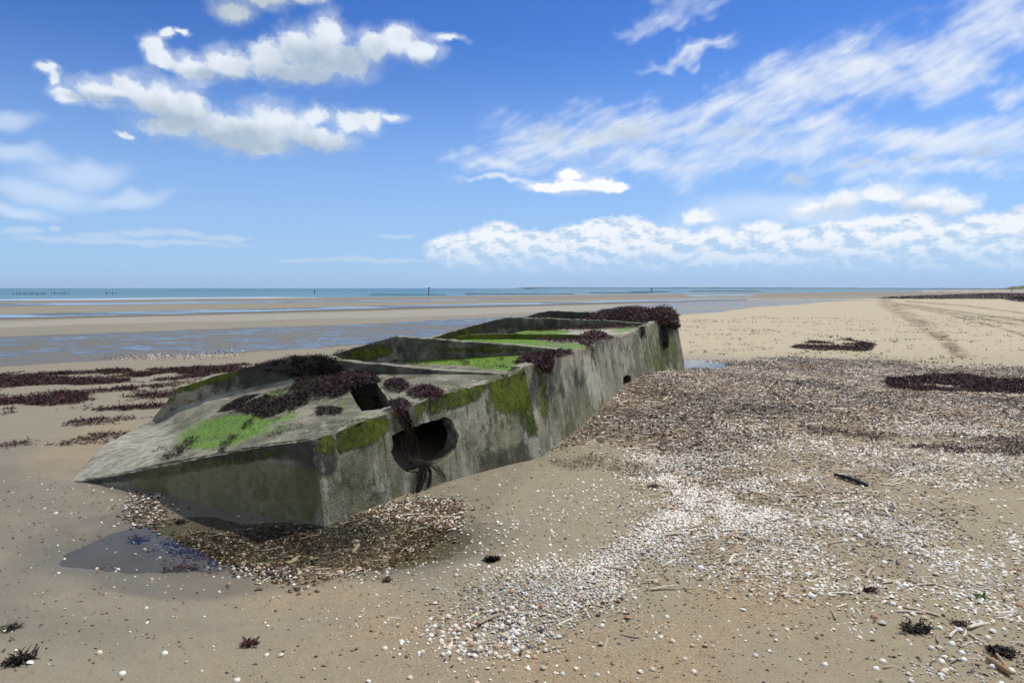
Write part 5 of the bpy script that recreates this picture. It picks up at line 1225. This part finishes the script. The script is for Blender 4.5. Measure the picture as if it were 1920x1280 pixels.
def stakes(n, x0, x1, y, group, label):
    B = G(x0, y, SEAZ)
    proto = None
    for i in range(n):
        px = x0 + (x1 - x0) * i / (n - 1) + random.uniform(-1.5, 1.5)
        q = G(px, y + random.uniform(-.3, .3), SEAZ)
        if proto is None:
            nc = 6; h = 1.5; V = np.array([(.08 * math.cos(2 * math.pi * j / nc) * s, .08 * math.sin(2 * math.pi * j / nc) * s, z) for z, s in ((-.6, 1), (h * .5, .95), (h * .86, .8)) for j in range(nc)])
            Q = np.array([(k * nc + j, k * nc + (j + 1) % nc, (k + 1) * nc + (j + 1) % nc, (k + 1) * nc + j) for k in range(2) for j in range(nc)])
            proto = npmesh('wooden_stake', V, [Q, np.array([[12 + j for j in range(nc)]])], M_dark, link=False)
        o = bpy.data.objects.new('wooden_stake', proto); C.objects.link(o); o.location = q; o.scale = (1, 1, random.uniform(.35, .6)); tag(o, label, 'stake', group)
stakes(20, 25, 85, 552.3, 'stakes in the sea at the far left', 'small dark stake in the leftmost row standing in the sea')
stakes(10, 98, 128, 551.8, 'stakes in the sea beside the far left row', 'small dark stake in the second row from the left in the sea')
stakes(8, 198, 216, 551.2, 'stakes in the sea in the third row', 'small dark stake in the sea in the rightmost short row')
# a few white houses on the far shore
for i, (px, w) in enumerate([(1725, 1.6), (1827, 1.3), (1838, 1.1), (1897, 2.0)]):
    Y = 1250 if i < 3 else 280; g = PY(px, 545.2 if i < 3 else 548.4, Y); s = w * Y / 1280
    root = empty('house', (g[0], Y - 65 * (i < 3), SEAZ)); tag(root, ['white house alone on the distant shore', 'small white house at the end of the distant shore', 'smaller white house right beside the one at the end of the distant shore', 'pale hut at the foot of the green dune'][i], 'house')
    hh = (g[2] - SEAZ) + s * .6; hh = max(1.2, s * .75) + (1.0 if i < 3 else .2)
    bx = np.array([(sx * s * .5, sy * s * .5, z) for z in (0, hh) for sx, sy in ((-1, -1), (1, -1), (1, 1), (-1, 1))])
    npmesh('wall', bx, [np.array([(0, 1, 5, 4), (1, 2, 6, 5), (2, 3, 7, 6), (3, 0, 4, 7)])], M_white, root, smooth=False)
    rf = np.array([(-s * .55, -s * .55, hh), (s * .55, -s * .55, hh), (s * .55, s * .55, hh), (-s * .55, s * .55, hh), (-s * .55, 0, hh + s * .35), (s * .55, 0, hh + s * .35)])
    npmesh('roof', rf, [np.array([(0, 1, 5, 4), (2, 3, 4, 5)]), np.array([(0, 4, 3), (1, 2, 5)])], M_dark, root, smooth=False)

# ------------------------------------------------------------------ sea air
def build_haze():
    V = np.array([(x, y, z) for x in (-5600, 5600) for y in (-300, 6200) for z in (-70, 60)], float)
    F = np.array([(0, 1, 3, 2), (4, 6, 7, 5), (0, 4, 5, 1), (2, 3, 7, 6), (0, 2, 6, 4), (1, 5, 7, 3)])
    m = bpy.data.materials.new('sea_air'); m.use_nodes = True; m.node_tree.nodes.clear(); N = NT(m.node_tree)
    v = N.add('ShaderNodeVolumePrincipled'); o = N.add('ShaderNodeOutputMaterial'); N.lk(v.outputs[0], o.inputs['Volume'])
    v.inputs['Density'].default_value = 7e-5; v.inputs['Color'].default_value = (.72, .84, 1, 1); v.inputs['Anisotropy'].default_value = .2
    tag(npmesh('haze', V, F, m, smooth=False), kind='stuff')
build_haze()
